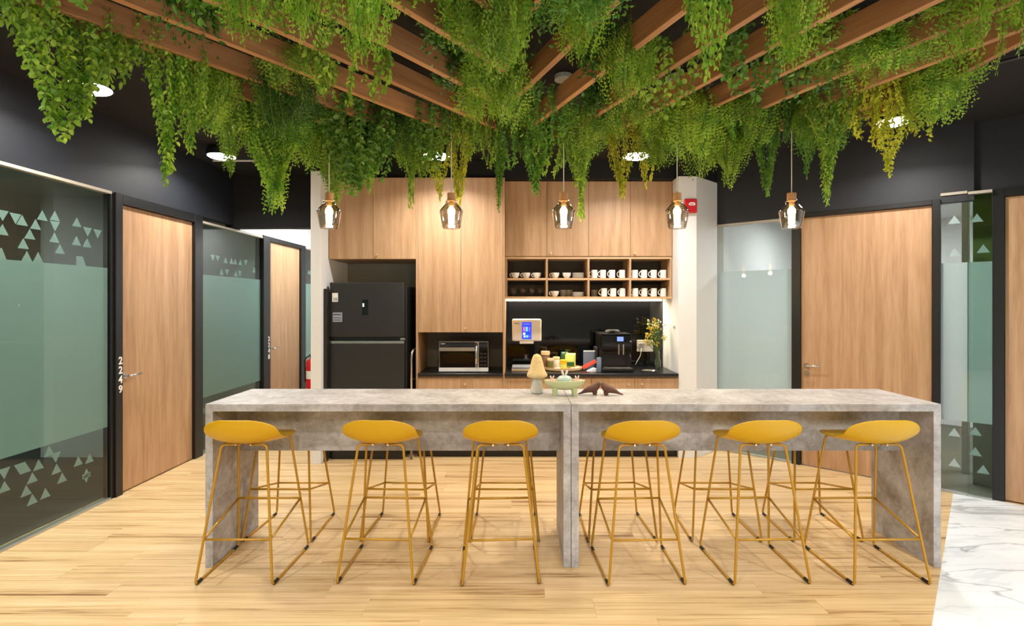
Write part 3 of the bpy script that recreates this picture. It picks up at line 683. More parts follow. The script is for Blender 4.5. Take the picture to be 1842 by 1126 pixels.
boxo('plate', (P(943, 0, 6.07).x, 6.076, P(0, 645.5, 6.07).z), (P(949.5, 0, 6.07).x, 6.075, P(0, 637, 6.07).z), 'paper_white', t, .001)
boxo('rocker', (P(945, 0, 6.07).x, 6.0735, P(0, 643.5, 6.07).z), (P(947.5, 0, 6.07).x, 6.076, P(0, 639, 6.07).z), 'ceramic_grey', t)
t = thing('drip_tray', 'grey drip tray on a bamboo board below the dispenser', 'tray')
ty = 5.68; a = P(921, 0, ty).x; b = P(958, 0, ty).x
boxo('board', (a - .005, ty, WZ), (b + .005, ty + .22, WZ + .014), 'bamboo', t, .004); boxo('tray', (a, ty + .008, WZ + .014), (b, ty + .21, WZ + .046), 'paper_grey', t, .010, 2)
t = thing('round_tray', 'round bamboo serving tray holding jars and snacks', 'tray')
rc = (P(1013, 0, 5.76).x, 5.76, WZ)
bm = bm_new(); lathe(bm, [(.19, 0), (.205, .012), (.208, .036), (.200, .036), (.196, .014), (.01, .012)], 36, rc, sy=.85); obj('tray', bm, 'bamboo', t, smooth='auto')
def jar(x, y, r, h, label, mat):
    t = thing('snack_jar', label, 'jar', (x, y, WZ + .013), group='jars on the round tray')
    bm = bm_new(); lathe(bm, [(r * .9, 0), (r, .006), (r, h * .72), (r * .85, h * .78)], 18); obj('jar_body', bm, mat, t, smooth='auto')
    bm = bm_new(); lathe(bm, [(r * .95, h * .78), (r * 1.05, h * .80), (r * 1.05, h * .97), (r * .98, h)], 18); obj('lid', bm, 'bamboo', t, smooth='auto')
jar(P(981, 0, 5.80).x, 5.80, .048, .19, 'tall brown jar with wooden lid on the round tray', 'jar_brown')
jar(P(990, 0, 5.72).x, 5.72, .036, .12, 'small olive jar with wooden lid beside the tall jar', 'jar_olive')
jar(P(1001, 0, 5.80).x, 5.82, .038, .125, 'small jar with wooden lid at the tray centre', 'ceramic_white')
def packet(name, label, x, y, wd, ht, th, mat, tilt, lean, z0=WZ + .013, band=None):
    t = thing(name, label, 'packet', (x, y, z0), R(tilt))
    bm = bm_new(); n = 7; vs_ = []
    for s in (-1, 1):
        vs_.append([[bm.verts.new((-wd / 2 + wd * i / n, s * th / 2 * math.sin(math.pi * i / n) ** .6 * math.sin(math.pi * j / n) ** .6 + lean * (j / n), ht * j / n)) for i in range(n + 1)] for j in range(n + 1)])
    for k in range(2):
        for j in range(n):
            for i in range(n): bm.faces.new((vs_[k][j][i], vs_[k][j][i + 1], vs_[k][j + 1][i + 1], vs_[k][j + 1][i]))
    bmesh.ops.remove_doubles(bm, verts=bm.verts, dist=1e-5)
    obj('wrapper', bm, mat, t, smooth=True)
    if band: boxo('printed_band', (-wd * .38, -th / 2 - .003 + lean * .3, ht * .12), (wd * .38, -th / 2 + .004 + lean * .3, ht * .42), band, t, .002)
    return t
packet('snack_packet', 'lime green snack packet standing on the round tray', P(1026, 0, 5.80).x, 5.82, .12, .165, .04, 'pack_lime', -8, .03, band='pack_green')
packet('snack_packet', 'dark green snack packet behind the yellow box', P(1016, 0, 5.86).x, 5.86, .09, .175, .035, 'pack_green', 10, .02)
t = thing('snack_box', 'small yellow snack tub on the round tray', 'box', (P(1013.5, 0, 5.68).x, 5.68, WZ + .013))
bm = bm_new(); lathe(bm, [(.030, 0), (.033, .003), (.038, .098), (.041, .100), (.041, .106), (.036, .108)], 20); obj('tub', bm, 'pack_yellow', t, smooth='auto')
bm = bm_new(); lathe(bm, [(.0335, .02), (.0345, .022), (.0370, .06), (.0362, .062)], 20, cap=False); obj('printed_band', bm, 'pack_lime', t)
for i, (px, yy, m, l) in enumerate([(1003, 5.66, 'candy_white', 'white wrapped sweet at the left of the yellow tub'), (1030, 5.67, 'candy_pink', 'pink wrapped sweet right of the yellow tub'), (1038, 5.72, 'flower_white', 'cream wrapped sweet at the right rim of the tray')]):
    bm = bm_new(); lathe(bm, [(.004, -.03), (.016, -.028), (.006, -.018), (.016, -.008), (.016, .008), (.006, .018), (.016, .028), (.004, .03)], 10)
    for v_ in bm.verts: v_.co = Vector((v_.co.z, v_.co.y, v_.co.x * .8 + .0135))
    tag(obj('wrapped_sweet', bm, m, None, (P(px, 0, yy).x, yy, WZ + .0135), R(20 * i), smooth=True), l, 'sweet', 'sweets on the round tray')
t = thing('card_stand', 'blue-grey printed card standing beside the round tray', 'card')
cy = 5.82; a, b = P(1049.5, 0, cy).x, P(1070.5, 0, cy).x
boxo('card', (a, cy, WZ), (b, cy + .02, P(0, 630.5, cy).z), 'card_blue', t, .002); boxo('header', (a, cy - .001, P(0, 632.5, cy).z), (b, cy, P(0, 630.5, cy).z), 'paper_white', t)
boxo('foot', (a + .02, cy + .02, WZ), (b - .02, cy + .08, WZ + .006), 'card_blue', t)
for k in range(5): boxo('printed_line', (a + .015, cy - .001, WZ + .10 + k * .018), (b - .03, cy, WZ + .103 + k * .018), 'paper_grey', t)
t = thing('red_packet', 'red packet leaning in front of the blue-grey card', 'packet', (P(1060, 0, 5.74).x, 5.74, WZ))
o = boxo('wrapper', (-.085, -.012, -.022), (.085, .012, .022), 'pack_red', t, .008, 2); o.location = (0, 0, .062); o.rotation_euler = (R(-10), R(-28), 0)
t = thing('paper_leaflet', 'white folded leaflet lying before the blue-grey card', 'leaflet', (P(1069, 0, 5.66).x, 5.66, WZ))
bm = bm_new(); prism_y(bm, [(-.08, 0), (.06, 0), (.02, .03), (-.01, .034)], -.04, .04); obj('sheet', bm, 'paper_white', t)

# coffee machine
t = thing('coffee_machine', 'black bean-to-cup coffee machine on the worktop', 'coffee machine')
ky = 5.60; kx0, kx1 = P(1081, 0, ky).x, P(1139, 0, ky).x; kt = P(0, 601, ky).z; kw = kx1 - kx0
boxo('body', (kx0, ky + .10, WZ), (kx1, ky + .40, kt), 'plastic_black', t, .015, 3)
boxo('front_head', (kx0 + .01, ky + .015, WZ + .20), (kx1 - .01, ky + .11, kt - .004), 'gloss_black', t, .012, 3)
boxo('drip_tray', (kx0 + .005, ky - .03, WZ), (kx1 - .005, ky + .11, WZ + .045), 'plastic_black', t, .01, 2)
boxo('drip_grid', (kx0 + .03, ky - .02, WZ + .045), (kx1 - .03, ky + .09, WZ + .049), 'chrome', t)
bm = bm_new(); lathe(bm, [(.085, 0), (.088, .012), (.080, .030), (.06, .036), (.02, .038)], 24, (kx0 + kw * .48, ky + .24, kt)); obj('bean_hopper', bm, 'plastic_dark', t, smooth='auto')
boxo('hopper_rim', (kx0 + .10, ky + .13, kt + .030), (kx0 + .19, ky + .16, kt + .036), 'chrome', t)
boxo('display', (P(1110.5, 0, ky).x, ky + .012, P(0, 614, ky).z), (P(1122, 0, ky).x, ky + .0155, P(0, 606, ky).z), 'screen_dim', t)
for px in (1112.0, 1120.2): boxo('spout_rail', (P(px, 0, ky).x, ky - .006, P(0, 638, ky).z), (P(px + 2.2, 0, ky).x, ky + .016, P(0, 619, ky).z), 'chrome', t, .002)
boxo('spout', (P(1113.5, 0, ky).x, ky - .004, P(0, 632, ky).z), (P(1120.5, 0, ky).x, ky + .02, P(0, 621, ky).z), 'plastic_black', t, .004)
bm = bm_new(); tube(bm, [(P(1134.5, 0, ky).x, ky + .016, P(0, 614, ky).z), (P(1134.5, 0, ky).x, ky, P(0, 614, ky).z)], .010, 14); obj('dial', bm, 'chrome', t)
bm = bm_new(); tube(bm, fillet([(kx1 - .035, ky + .02, WZ + .19), (kx1 - .03, ky - .01, WZ + .17), (kx1 - .03, ky - .01, WZ + .06)], .02), .008, 8); obj('steam_wand', bm, 'plastic_dark', t, smooth=True)
boxo('water_tank', (kx0 - .03, ky + .16, WZ), (kx0 - .002, ky + .36, WZ + .25), 'plastic_dark', t, .008)
bm = bm_new(); lathe(bm, [(.024, 0), (.026, .004), (.026, .145), (.020, .155)], 16, (P(1085.5, 0, 5.58).x - .045, 5.60, WZ)); tag(obj('milk_flask', bm, 'card_blue', None, smooth='auto'), 'slim dark blue flask left of the coffee machine', 'flask')
# socket
t = thing('power_socket', 'white double power socket on the black backsplash', 'socket')
a, b = P(1146, 632.5, 6.06), P(1175, 611.5, 6.06)
boxo('plate', (a.x, 6.06, a.z), (b.x, 6.075, b.z), 'plastic_white', t, .006, 2)
pl = boxo('plug', (P(1149, 0, 6.03).x, 6.02, P(0, 625, 6.03).z), (P(1158, 0, 6.03).x, 6.06, P(0, 617, 6.03).z), 'ceramic_grey', t, .006, 2)
for px in (1164, 1169):
    boxo('socket_switch', (P(px, 0, 6.06).x, 6.056, P(0, 619, 6.06).z), (P(px + 3, 0, 6.06).x, 6.06, P(0, 615, 6.06).z), 'ceramic_grey', t)
bm = bm_new(); tube(bm, fillet([P(1154, 626, 6.01), P(1152, 640, 5.99), P(1147, 648, 5.96), P(1143, 656, 5.92)], .03), .004, 6); obj('cable', bm, 'ceramic_grey', t, smooth=True)
# vase with flowers
vx, vy = P(1183, 0, 5.80).x, 5.80
t = thing('flower_vase', 'clear glass bottle vase with dried yellow flowers', 'vase', (vx, vy, WZ))
bm = bm_new(); lathe(bm, [(.030, 0), (.034, .006), (.034, .09), (.022, .125), (.019, .17), (.022, .195), (.020, .195), (.016, .17), (.019, .125), (.030, .09), (.030, .008)], 20); obj('bottle', bm, 'clear_glass', t, smooth=True)
rf = random.Random(11); st = bm_new(); fy = bm_new(); fw = bm_new(); lf = bm_new()
for k in range(22):
    an = rf.uniform(0, 6.28); sp = rf.uniform(.02, .13); hgt = rf.uniform(.26, .58)
    top = Vector((math.cos(an) * sp - .03, math.sin(an) * sp * .6, hgt)); 
    if top.x > .07: top.x = .07
    pts = [(rf.uniform(-.012, .012), rf.uniform(-.012, .012), .02), (top.x * .15, top.y * .15, .19), (top.x * .6, top.y * .6, hgt * .75), tuple(top)]
    tube(st, fillet(pts, .05, 3), .0018, 5)
    tgt = fw if k % 4 == 0 else fy
    for j in range(3 if k % 4 == 0 else 7):
        d = Vector((rf.uniform(-1, 1), rf.uniform(-1, 1), rf.uniform(-1.3, .6))) * (.016 if k % 4 == 0 else .028)
        m = Matrix.Translation(top + d); bmesh.ops.create_icosphere(tgt, subdivisions=1, radius=rf.uniform(.006, .012), matrix=m)
    for j in range(8):
        f_ = rf.uniform(.4, .95); c_ = Vector(pts[1]).lerp(top, f_); d = Vector((rf.uniform(-1, 1), rf.uniform(-1, 1), rf.uniform(-.2, .8))).normalized(); s_ = d.cross(Vector((0, 0, 1))).normalized() * .007
        q = [c_, c_ + d * .02 + s_, c_ + d * .045, c_ + d * .02 - s_]; lf.faces.new([lf.verts.new(p) for p in q])
obj('stems', st, 'stem_green', t); tag(obj('yellow_blossoms', fy, 'flower_yellow', t), kind='stuff'); tag(obj('white_blossoms', fw, 'flower_white', t), kind='stuff'); tag(obj('leaves', lf, 'leaf_mid', t), kind='stuff')
bm = bm_new(); lathe(bm, [(.075, 0), (.085, .004), (.088, .012), (.084, .012), (.078, .006), (.01, .005)], 30, (P(1168, 0, 5.62).x, 5.62, WZ)); tag(obj('metal_saucer', bm, 'chrome', None, smooth='auto'), 'round silver dish on the worktop before the vase', 'dish')

# fire alarm, extinguisher
t = thing('fire_alarm', 'red fire alarm sounder on the white column', 'alarm')
a, b = P(1229.5, 384, 5.49), P(1252, 358.5, 5.49)
boxo('housing', (a.x, 5.445, a.z), (b.x, 5.49, b.z), 'alarm_red', t, .016, 3)
mx_ = (a.x + b.x) / 2
bm = bm_new(); prism_y(bm, [(mx_ - .022, b.z - .072), (mx_ + .040, b.z - .072), (mx_ + .044, b.z - .055), (mx_ + .030, b.z - .040), (mx_ - .010, b.z - .040), (mx_ - .026, b.z - .056)], 5.443, 5.446); obj('emblem', bm, 'paper_white', t)
boxo('emblem_stripe', (mx_ - .012, 5.4418, b.z - .062), (mx_ + .028, 5.4431, b.z - .054), 'alarm_red', t)
boxo('lens', (mx_ - .03, 5.440, a.z + .012), (mx_ + .03, 5.448, a.z + .036), 'fire_red', t, .004)
ey = 7.9; ex = P(560, 0, ey).x
t = thing('fire_extinguisher', 'red fire extinguisher with white label in the far corridor', 'extinguisher', (ex, ey, 0))
ez = P(0, 645, ey).z
bm = bm_new(); lathe(bm, [(.06, .0), (.075, .01), (.075, ez - .06), (.06, ez - .02), (.025, ez)], 20); obj('cylinder', bm, 'fire_red', t, smooth='auto')
bm = bm_new(); lathe(bm, [(.0755, ez - .30), (.0760, ez - .30), (.0760, ez - .18), (.0755, ez - .18)], 20, cap=False); obj('label_band', bm, 'paper_white', t)
bm = bm_new(); tube(bm, [(0, 0, ez), (0, 0, ez + .05)], .02, 12); tube(bm, [(-.03, 0, ez + .05), (.05, 0, ez + .08)], .01, 8); tube(bm, fillet([(-.03, 0, ez + .04), (-.10, 0, ez), (-.09, 0, ez - .35)], .06), .011, 8); obj('valve_and_hose', bm, 'rubber_black', t, smooth=True)
# small wall box on column side
a = P(1214, 588, 5.62)
tag(boxo('wall_button', (XW - .010, 5.60, a.z - .018), (XW, 5.625, a.z + .012), 'ceramic_grey', bev=.002), 'tiny grey button on the white column beside worktop', 'button')

# ------------------------------------------------------------------ bar counter
BY0, BY1, BZ = 3.212, 3.78, 1.005
def table(label, x0, x1):
    t = thing('bar_table', label, 'bar table', group='concrete-look bar tables'); th = .046
    boxo('tabletop', (x0, BY0, BZ - th), (x1, BY1, BZ), 'concrete', t, .0015)
    boxo('side_panel', (x0, BY0, 0), (x0 + th, BY1, BZ - th), 'concrete', t, .0015)
    boxo('side_panel', (x1 - th, BY0, 0), (x1, BY1, BZ - th), 'concrete', t, .0015)
    boxo('modesty_panel', (x0 + th, 3.497, .638), (x1 - th, 3.527, BZ - th), 'concrete', t, .001)
table('grey concrete-look bar table in front of the refrigerator', -1.92, .328)
table('grey concrete-look bar table reaching the white marble floor', .331, 2.604)

# stools
def make_stool():
    t = thing('bar_stool', 'x', 'bar stool', group='mustard wire-frame bar stools'); r = .0075
    bx, by, fx, fy_ = .222, -.245, .234, .245
    for s in (-1, 1):
        pts = fillet([(0.02 * s, -.125, .783), (.135 * s, -.13, .783), (bx * s, by, r), (fx * s, fy_, r), (.165 * s, .12, .778), (.02 * s, .11, .778)], .03, 5)
        o = obj('sled_leg', tube(bm_new(), pts, r, 8), 'mustard_metal', t, smooth=True)
        for a, b_ in ((.03, .13), (.87, .97)):
            p = Vector((bx * s, by, 0)).lerp(Vector((fx * s, fy_, 0)), a); q = Vector((bx * s, by, 0)).lerp(Vector((fx * s, fy_, 0)), b_)
            bm = bm_new(); tube(bm, [(p.x, p.y, .0085), (q.x, q.y, .0085)], .0095, 8); obj('glide', bm, 'rubber_black', o)
    def on_back(z, s): f_ = z / .783; return Vector(((bx + (.135 - bx) * f_) * s, by + (-.13 - by) * f_, z))
    def on_front(z, s): f_ = z / .778; return Vector(((fx + (.165 - fx) * f_) * s, fy_ + (.12 - fy_) * f_, z))
    zb, zf = .252, .345
    obj('rear_rail', tube(bm_new(), [on_back(zb, -1), on_back(zb, 1)], r * .9, 8), 'mustard_metal', t, smooth=True)
    obj('footrest', tube(bm_new(), [on_front(zf, -1), on_front(zf, 1)], r, 8), 'mustard_metal', t, smooth=True)
    for s in (-1, 1): obj('side_rail', tube(bm_new(), [on_back(zb, s), on_front(zf, s)], r * .9, 8), 'mustard_metal', t, smooth=True)
    for s in (-1, 1):
        bm = bm_new(); tube(bm, [(s * .045, -.131, .783), (s * .045, -.141, .783)], .006, 10); obj('screw', bm, 'chrome', t)
    rows = [(.205, .788, .135, .000, 0), (.190, .786, .175, .004, 0), (.10, .783, .205, .010, 0), (.0, .783, .216, .018, 0), (-.09, .787, .222, .034, 0), (-.155, .797, .224, .052, .010),
            (-.195, .820, .222, .055, .03), (-.222, .858, .212, .042, .045), (-.240, .900, .186, .020, .045), (-.250, .935, .145, .004, .032), (-.254, .955, .085, -.002, .012)]
    bm = bm_new(); nu = 12; g = []
    for (y_, z_, w_, dz, dy) in rows:
        g.append([bm.verts.new((w_ * math.sin(u * math.pi / 2 / 1.0) if False else w_ * u, y_ + dy * abs(u) ** 2.2, z_ + dz * abs(u) ** 2.4)) for u in [-1 + 2 * i / nu for i in range(nu + 1)]])
    for j in range(len(rows) - 1):
        for i in range(nu): bm.faces.new((g[j][i], g[j][i + 1], g[j + 1][i + 1], g[j + 1][i]))
    o = obj('seat_shell', bm, 'mustard_shell', t, smooth=True)
    sd = o.modifiers.new('thick', 'SOLIDIFY'); sd.thickness = .011; sd.offset = 0
    ss = o.modifiers.new('sub', 'SUBSURF'); ss.levels = 1; ss.render_levels = 2
    return t
proto = make_stool(); NEARY = 3.245
near = [(-1.630, 0), (-.812, -2), (-.108, 3), (.735, 2), (1.458, 2), (2.150, 1)]
nlab = ['mustard bar stool nearest the left end of the counter', 'mustard bar stool second from left on the near side', 'mustard bar stool just left of the counter joint', 'mustard bar stool just right of the counter joint', 'mustard bar stool second from the right end, near side', 'mustard bar stool at the right end beside the marble floor']
far = [(-1.634, 180), (-.827, 178), (-.09, 180), (.706, 182), (1.425, 179), (2.11, 180)]
for i, (x, a) in enumerate(near):
    o = proto if i == 0 else copy_tree(proto); o.location = (x, NEARY + (.0, .004, -.004, -.006, .002, .0)[i], 0); o.rotation_euler = (0, 0, R(a)); tag(o, nlab[i])
fl = ['leftmost', 'second from left', 'third from left', 'third from right', 'second from right', 'rightmost']
for i, (x, a) in enumerate(far):
    o = copy_tree(proto); o.location = (x, 3.785, 0); o.rotation_euler = (0, 0, R(a)); tag(o, '%s mustard bar stool on the kitchen side, legs seen under counter' % fl[i])

# ------------------------------------------------------------------ table ornaments
def on_bar(px, py): Y = F * (H - BZ) / (py - CY); return Vector(((px - CX) / F * Y, Y, BZ))
p = on_bar(966, 707)
t = thing('mushroom_ornament', 'stone mushroom ornament with tall sandy cap on counter', 'ornament', p)
bm = bm_new(); lathe(bm, [(.036, 0), (.042, .006), (.041, .03), (.034, .07), (.027, .105), (.026, .125)], 24); obj('stem', bm, 'stone_stem', t, smooth='auto')
bm = bm_new(); lathe(bm, [(.02, .108), (.058, .108), (.070, .118), (.071, .130), (.060, .150), (.048, .180), (.040, .215), (.033, .245), (.022, .263), (.006, .270)], 28)
for v_ in bm.verts: v_.co += Vector((math.sin(v_.co.z * 90 + v_.co.x * 60), math.cos(v_.co.z * 80 + v_.co.y * 70), 0)) * .0012
obj('cap', bm, 'stone_cap', t, smooth=True)
p = on_bar(1015.5, 711)
t = thing('boat_dish', 'pale green footed boat dish on the counter', 'dish', p)
bm = bm_new(); lathe(bm, [(.05, .040), (.085, .045), (.115, .062), (.133, .086), (.139, .102), (.133, .103), (.126, .092), (.105, .075), (.06, .066), (.01, .064)], 36, sy=.5); obj('bowl', bm, 'dish_green', t, smooth='auto')
for sx in (-1, 1):
    for sy in (-1, 1):
        bm = bm_new(); lathe(bm, [(.013, 0), (.015, .004), (.021, .055)], 14, (sx * .066, sy * .026, 0)); obj('foot', bm, 'dish_green', t, smooth='auto')
bz = p.z + .068
def ears(parent, s, mat, z):
    for k in (-1, 1):
        bm = bm_new(); tube(bm, [(k * .006 * s, 0, z - .004), (k * .010 * s, 0, z + .014 * s), (k * .017 * s, -.002, z + .032 * s), (k * .020 * s, -.003, z + .042 * s)], [.004 * s, .0075 * s, .0075 * s, .002 * s], 8); obj('ear', bm, mat, parent, smooth=True)
t = thing('rabbit_ornament', 'speckled blue round rabbit ornament inside the boat dish', 'ornament', (p.x, p.y, bz))
bm = bm_new(); lathe(bm, [(.022, 0), (.040, .010), (.052, .030), (.050, .046), (.036, .060), (.015, .066), (.003, .067)], 24); obj('body', bm, 'speckle_blue', t, smooth=True)
ears(t, .95, 'candy_white', .062)
bm = bm_new(); lathe(bm, [(.003, -.006), (.008, 0), (.003, .006)], 10, (.035, -.036, .03)); obj('nose', bm, 'candy_white', t)
for sx, l in ((-1, 'small pink rabbit ornament at the left of the dish'), (1, 'small pink rabbit ornament at the right of the dish')):
    t = thing('small_rabbit_ornament', l, 'ornament', (p.x + sx * .084, p.y, bz + .004), group='small pink rabbits in the boat dish')
    bm = bm_new(); lathe(bm, [(.012, 0), (.022, .006), (.027, .020), (.021, .034), (.008, .040)], 16); obj('body', bm, 'candy_pink', t, smooth=True)
    for k in range(7):
        a = k * .9; bm = bm_new(); bmesh.ops.create_icosphere(bm, subdivisions=1, radius=.0075, matrix=Matrix.Translation((math.cos(a) * .022, math.sin(a) * .018 - .004, .022 + .009 * math.sin(k * 2.1)))); obj('petal', bm, 'candy_white' if k % 2 else 'candy_pink', t, smooth=True)
    ears(t, .62, 'candy_white', .036)
def bird(px, py, s, label):
    p = on_bar(px, py); t = thing('bird_ornament', label, 'ornament', p, group='brown wooden birds')
    sp = [(-.094, .005, .0035), (-.072, .012, .007), (-.047, .025, .014), (-.022, .036, .022), (.004, .041, .027), (.024, .052, .027), (.037, .066, .0215), (.042, .077, .0165), (.044, .086, .010), (.0445, .091, .003)]
    bm = bm_new(); tube(bm, [(x * s, 0, z) for x, z, r in sp], [r for *_, r in sp], 16)
    obj('body', bm, 'bird_walnut', t, smooth=True)
    bm = bm_new(); tube(bm, [(.052 * s, 0, .078), (.066 * s, 0, .073)], [.005, .001], 8); obj('beak', bm, 'bird_walnut', t)
    bm = bm_new(); lathe(bm, [(.011, 0), (.014, .003), (.019, .025)], 14, (.020 * s, 0, 0)); obj('base', bm, 'bird_walnut', t, smooth='auto')
bird(1064.5, 710, 1, 'brown wooden bird ornament beside the boat dish facing right')
bird(1095.5, 711, -1, 'brown wooden bird ornament facing left, tail toward the right')

# ------------------------------------------------------------------ pendants
PY = 3.5
def make_pendant():
    t = thing('pendant_lamp', 'x', 'pendant lamp', group='smoked glass pendants over the counter')   # origin at cap top
    bm = bm_new(); lathe(bm, [(.02, -.035), (.062, -.03), (.062, -.002), (.05, 0)], 28, (0, 0, CEIL - 2.363)); obj('canopy', bm, 'canopy_white', t, smooth='auto')
    bm = bm_new(); tube(bm, [(0, 0, CEIL - 2.363 - .03), (0, 0, -.004)], .0032, 6); obj('cord', bm, 'cord_white', t)
    bm = bm_new(); lathe(bm, [(.018, 0), (.028, -.002), (.029, -.054), (.024, -.056)], 22); obj('cap', bm, 'lamp_cap_wood', t, smooth='auto')
    bm = bm_new(); lathe(bm, [(.034, -.050), (.040, -.060), (.037, -.070), (.056, -.092), (.076, -.116), (.079, -.124), (.078, -.132), (.068, -.19), (.058, -.236), (.054, -.238), (.064, -.19), (.074, -.132), (.074, -.122), (.053, -.094), (.033, -.070)], 32, cap=False)
    obj('glass_shade', bm, 'smoke_glass', t, smooth=True)
    bm = bm_new(); lathe(bm, [(.016, -.056), (.016, -.084), (.012, -.088)], 16); obj('socket', bm, 'brass', t, smooth='auto')
    bm = bm_new(); lathe(bm, [(.010, -.088), (.014, -.094), (.025, -.112), (.026, -.132), (.020, -.150), (.021, -.175), (.020, -.200), (.014, -.214), (.004, -.220)], 18); obj('bulb', bm, 'bulb_lit', t, smooth=True)
    return t
pend = make_pendant()
for i, (px, dz, l) in enumerate([(592, -.012, 'leftmost smoked glass pendant in front of the white wall end'), (812, 0, 'second smoked glass pendant, before the tall cabinet'), (1014, 0, 'middle smoked glass pendant above the boat dish'), (1218, .004, 'fourth smoked glass pendant beside the red alarm'), (1424, .014, 'rightmost smoked glass pendant before the wide oak door')]):
    o = pend if i == 0 else copy_tree(pend)
    o.location = ((px - CX) / F * PY, PY, 2.363); tag(o, l)
    pl = bpy.data.lights.new('bulb', 'POINT'); pl.energy = 6.5; pl.color = (1, .74, .42); pl.shadow_soft_size = .03
    po = bpy.data.objects.new('lamp_light', pl); C.objects.link(po); po.location = (0, 0, -.245); po.parent = o

# ------------------------------------------------------------------ timber slat canopy
ZB, BH, BT = 2.80, .115, .034
POLY = [(-1.62, 3.70), (1.57, 3.70), (2.28, 3.25), (2.28, .6), (-1.95, .6), (-1.95, 2.15), (-1.70, 2.45)]
perg = thing('slatted_timber_canopy', 'timber slat canopy in a chevron pattern above the counter', 'canopy', (0, 0, 0))
def inside_seg(p, d, poly):                     # clip an infinite line to the polygon
    ts = []
    for i in range(len(poly)):
        a = Vector(poly[i]); b = Vector(poly[(i + 1) % len(poly)]); e = b - a; den = d.x * e.y - d.y * e.x
        if abs(den) < 1e-9: continue
        t = ((a.x - p.x) * e.y - (a.y - p.y) * e.x) / den; s = ((a.x - p.x) * d.y - (a.y - p.y) * d.x) / den
        if 0 <= s <= 1: ts.append(t)
    return (min(ts), max(ts)) if len(ts) > 1 else None
BEAMS = []
def beam(a, b, name='slat', side=None):
    a, b = Vector(a), Vector(b); d = b - a; L_ = d.length
    if L_ < .12: return
    o = obj(name, box(bm_new(), (0, -BT / 2, 0), (L_, BT / 2, BH), .002), 'pergola_timber', perg, (a.x, a.y, ZB), math.atan2(d.y, d.x)); BEAMS.append((a, b, side))
SP = -.06
for k in range(-2, 11):                         # left half
    d = Vector((math.cos(R(55)), math.sin(R(55)))); n_ = Vector((-math.sin(R(55)), math.cos(R(55)))); c_ = 1.285 + .287 * k
    poly = [(x, y) for x, y in [(-1.62, 3.70), (SP, 3.70), (SP, .6), (-1.95, .6), (-1.95, 2.15), (-1.70, 2.45)]]
    r_ = inside_seg(n_ * c_, d, poly)
    if r_: beam(n_ * c_ + d * r_[0], n_ * c_ + d * r_[1], side='left')
for k in range(-2, 9):
    d = Vector((math.cos(R(-67.5)), math.sin(R(-67.5)))); n_ = Vector((math.sin(R(67.5)), math.cos(R(67.5)))); c_ = 1.14 + .287 * k
    poly = [(SP, 3.70), (1.57, 3.70), (2.28, 3.25), (2.28, .6), (SP, .6)]
    r_ = inside_seg(n_ * c_, d, poly)
    if r_: beam(n_ * c_ + d * r_[0], n_ * c_ + d * r_[1], side='right')
for i in range(len(POLY)):
    if i in (3,): continue
    beam(POLY[i], POLY[(i + 1) % len(POLY)], 'border_beam')
for x, y in [(-1.4, 3.3), (1.3, 3.3), (-1.6, 1.2), (1.9, 1.2), (SP, 2.4), (SP, 1.0)]:
    bm = bm_new(); tube(bm, [(x, y, ZB + BH - .01), (x, y, CEIL)], .006, 6); obj('hanger_rod', bm, 'black_frame', perg)

# ------------------------------------------------------------------ foliage
def add_leaf(V, Fc, p, d, n, ln, wd, six=True):
    s = d.cross(n)
    if s.length < 1e-4: s = Vector((1, 0, 0))
    s.normalize(); i = len(V); u = n * wd * .25
    if six:
        V += [p, p + d * ln * .30 + s * wd * .48 + u, p + d * ln * .68 + s * wd * .42 + u, p + d * ln, p + d * ln * .68 - s * wd * .42 + u, p + d * ln * .30 - s * wd * .48 + u]
        Fc += [(i, i + 1, i + 2, i + 3), (i, i + 3, i + 4, i + 5)]
    else:
        V += [p, p + d * ln * .45 + s * wd * .5 + u, p + d * ln, p + d * ln * .45 - s * wd * .5 + u]
        Fc += [(i, i + 1, i + 2), (i, i + 2, i + 3)]
def rv(r): 
    while True:
        v = Vector((r.uniform(-1, 1), r.uniform(-1, 1), r.uniform(-1, 1)))
        if .05 < v.length < 1: return v.normalized()
def strand(r, L_, wid, spread):
    a = r.uniform(0, 6.28); rad = wid * math.sqrt(r.random()) * .5
    p = Vector((math.cos(a) * rad, math.sin(a) * rad, r.uniform(-.02, .06))); d = Vector((math.cos(a) * spread, math.sin(a) * spread, -.5)).normalized()
    pts = [p.copy()]; n = max(4, int(L_ / .03))
    for k in range(n):
        d = (d + Vector((r.uniform(-.15, .15), r.uniform(-.15, .15), -.22)) + Vector((-p.x, -p.y, 0)) * (.6 + 1.6 * k / n)).normalized()
        p = p + d * (L_ / n); pts.append(p.copy())
    return pts
def along(pts, step):
    out = []; acc = 0
    for i in range(len(pts) - 1):
        seg = pts[i + 1] - pts[i]; l = seg.length; t = acc
        while t < l: out.append((pts[i] + seg * (t / l), seg.normalized())); t += step
        acc = t - l
    return out
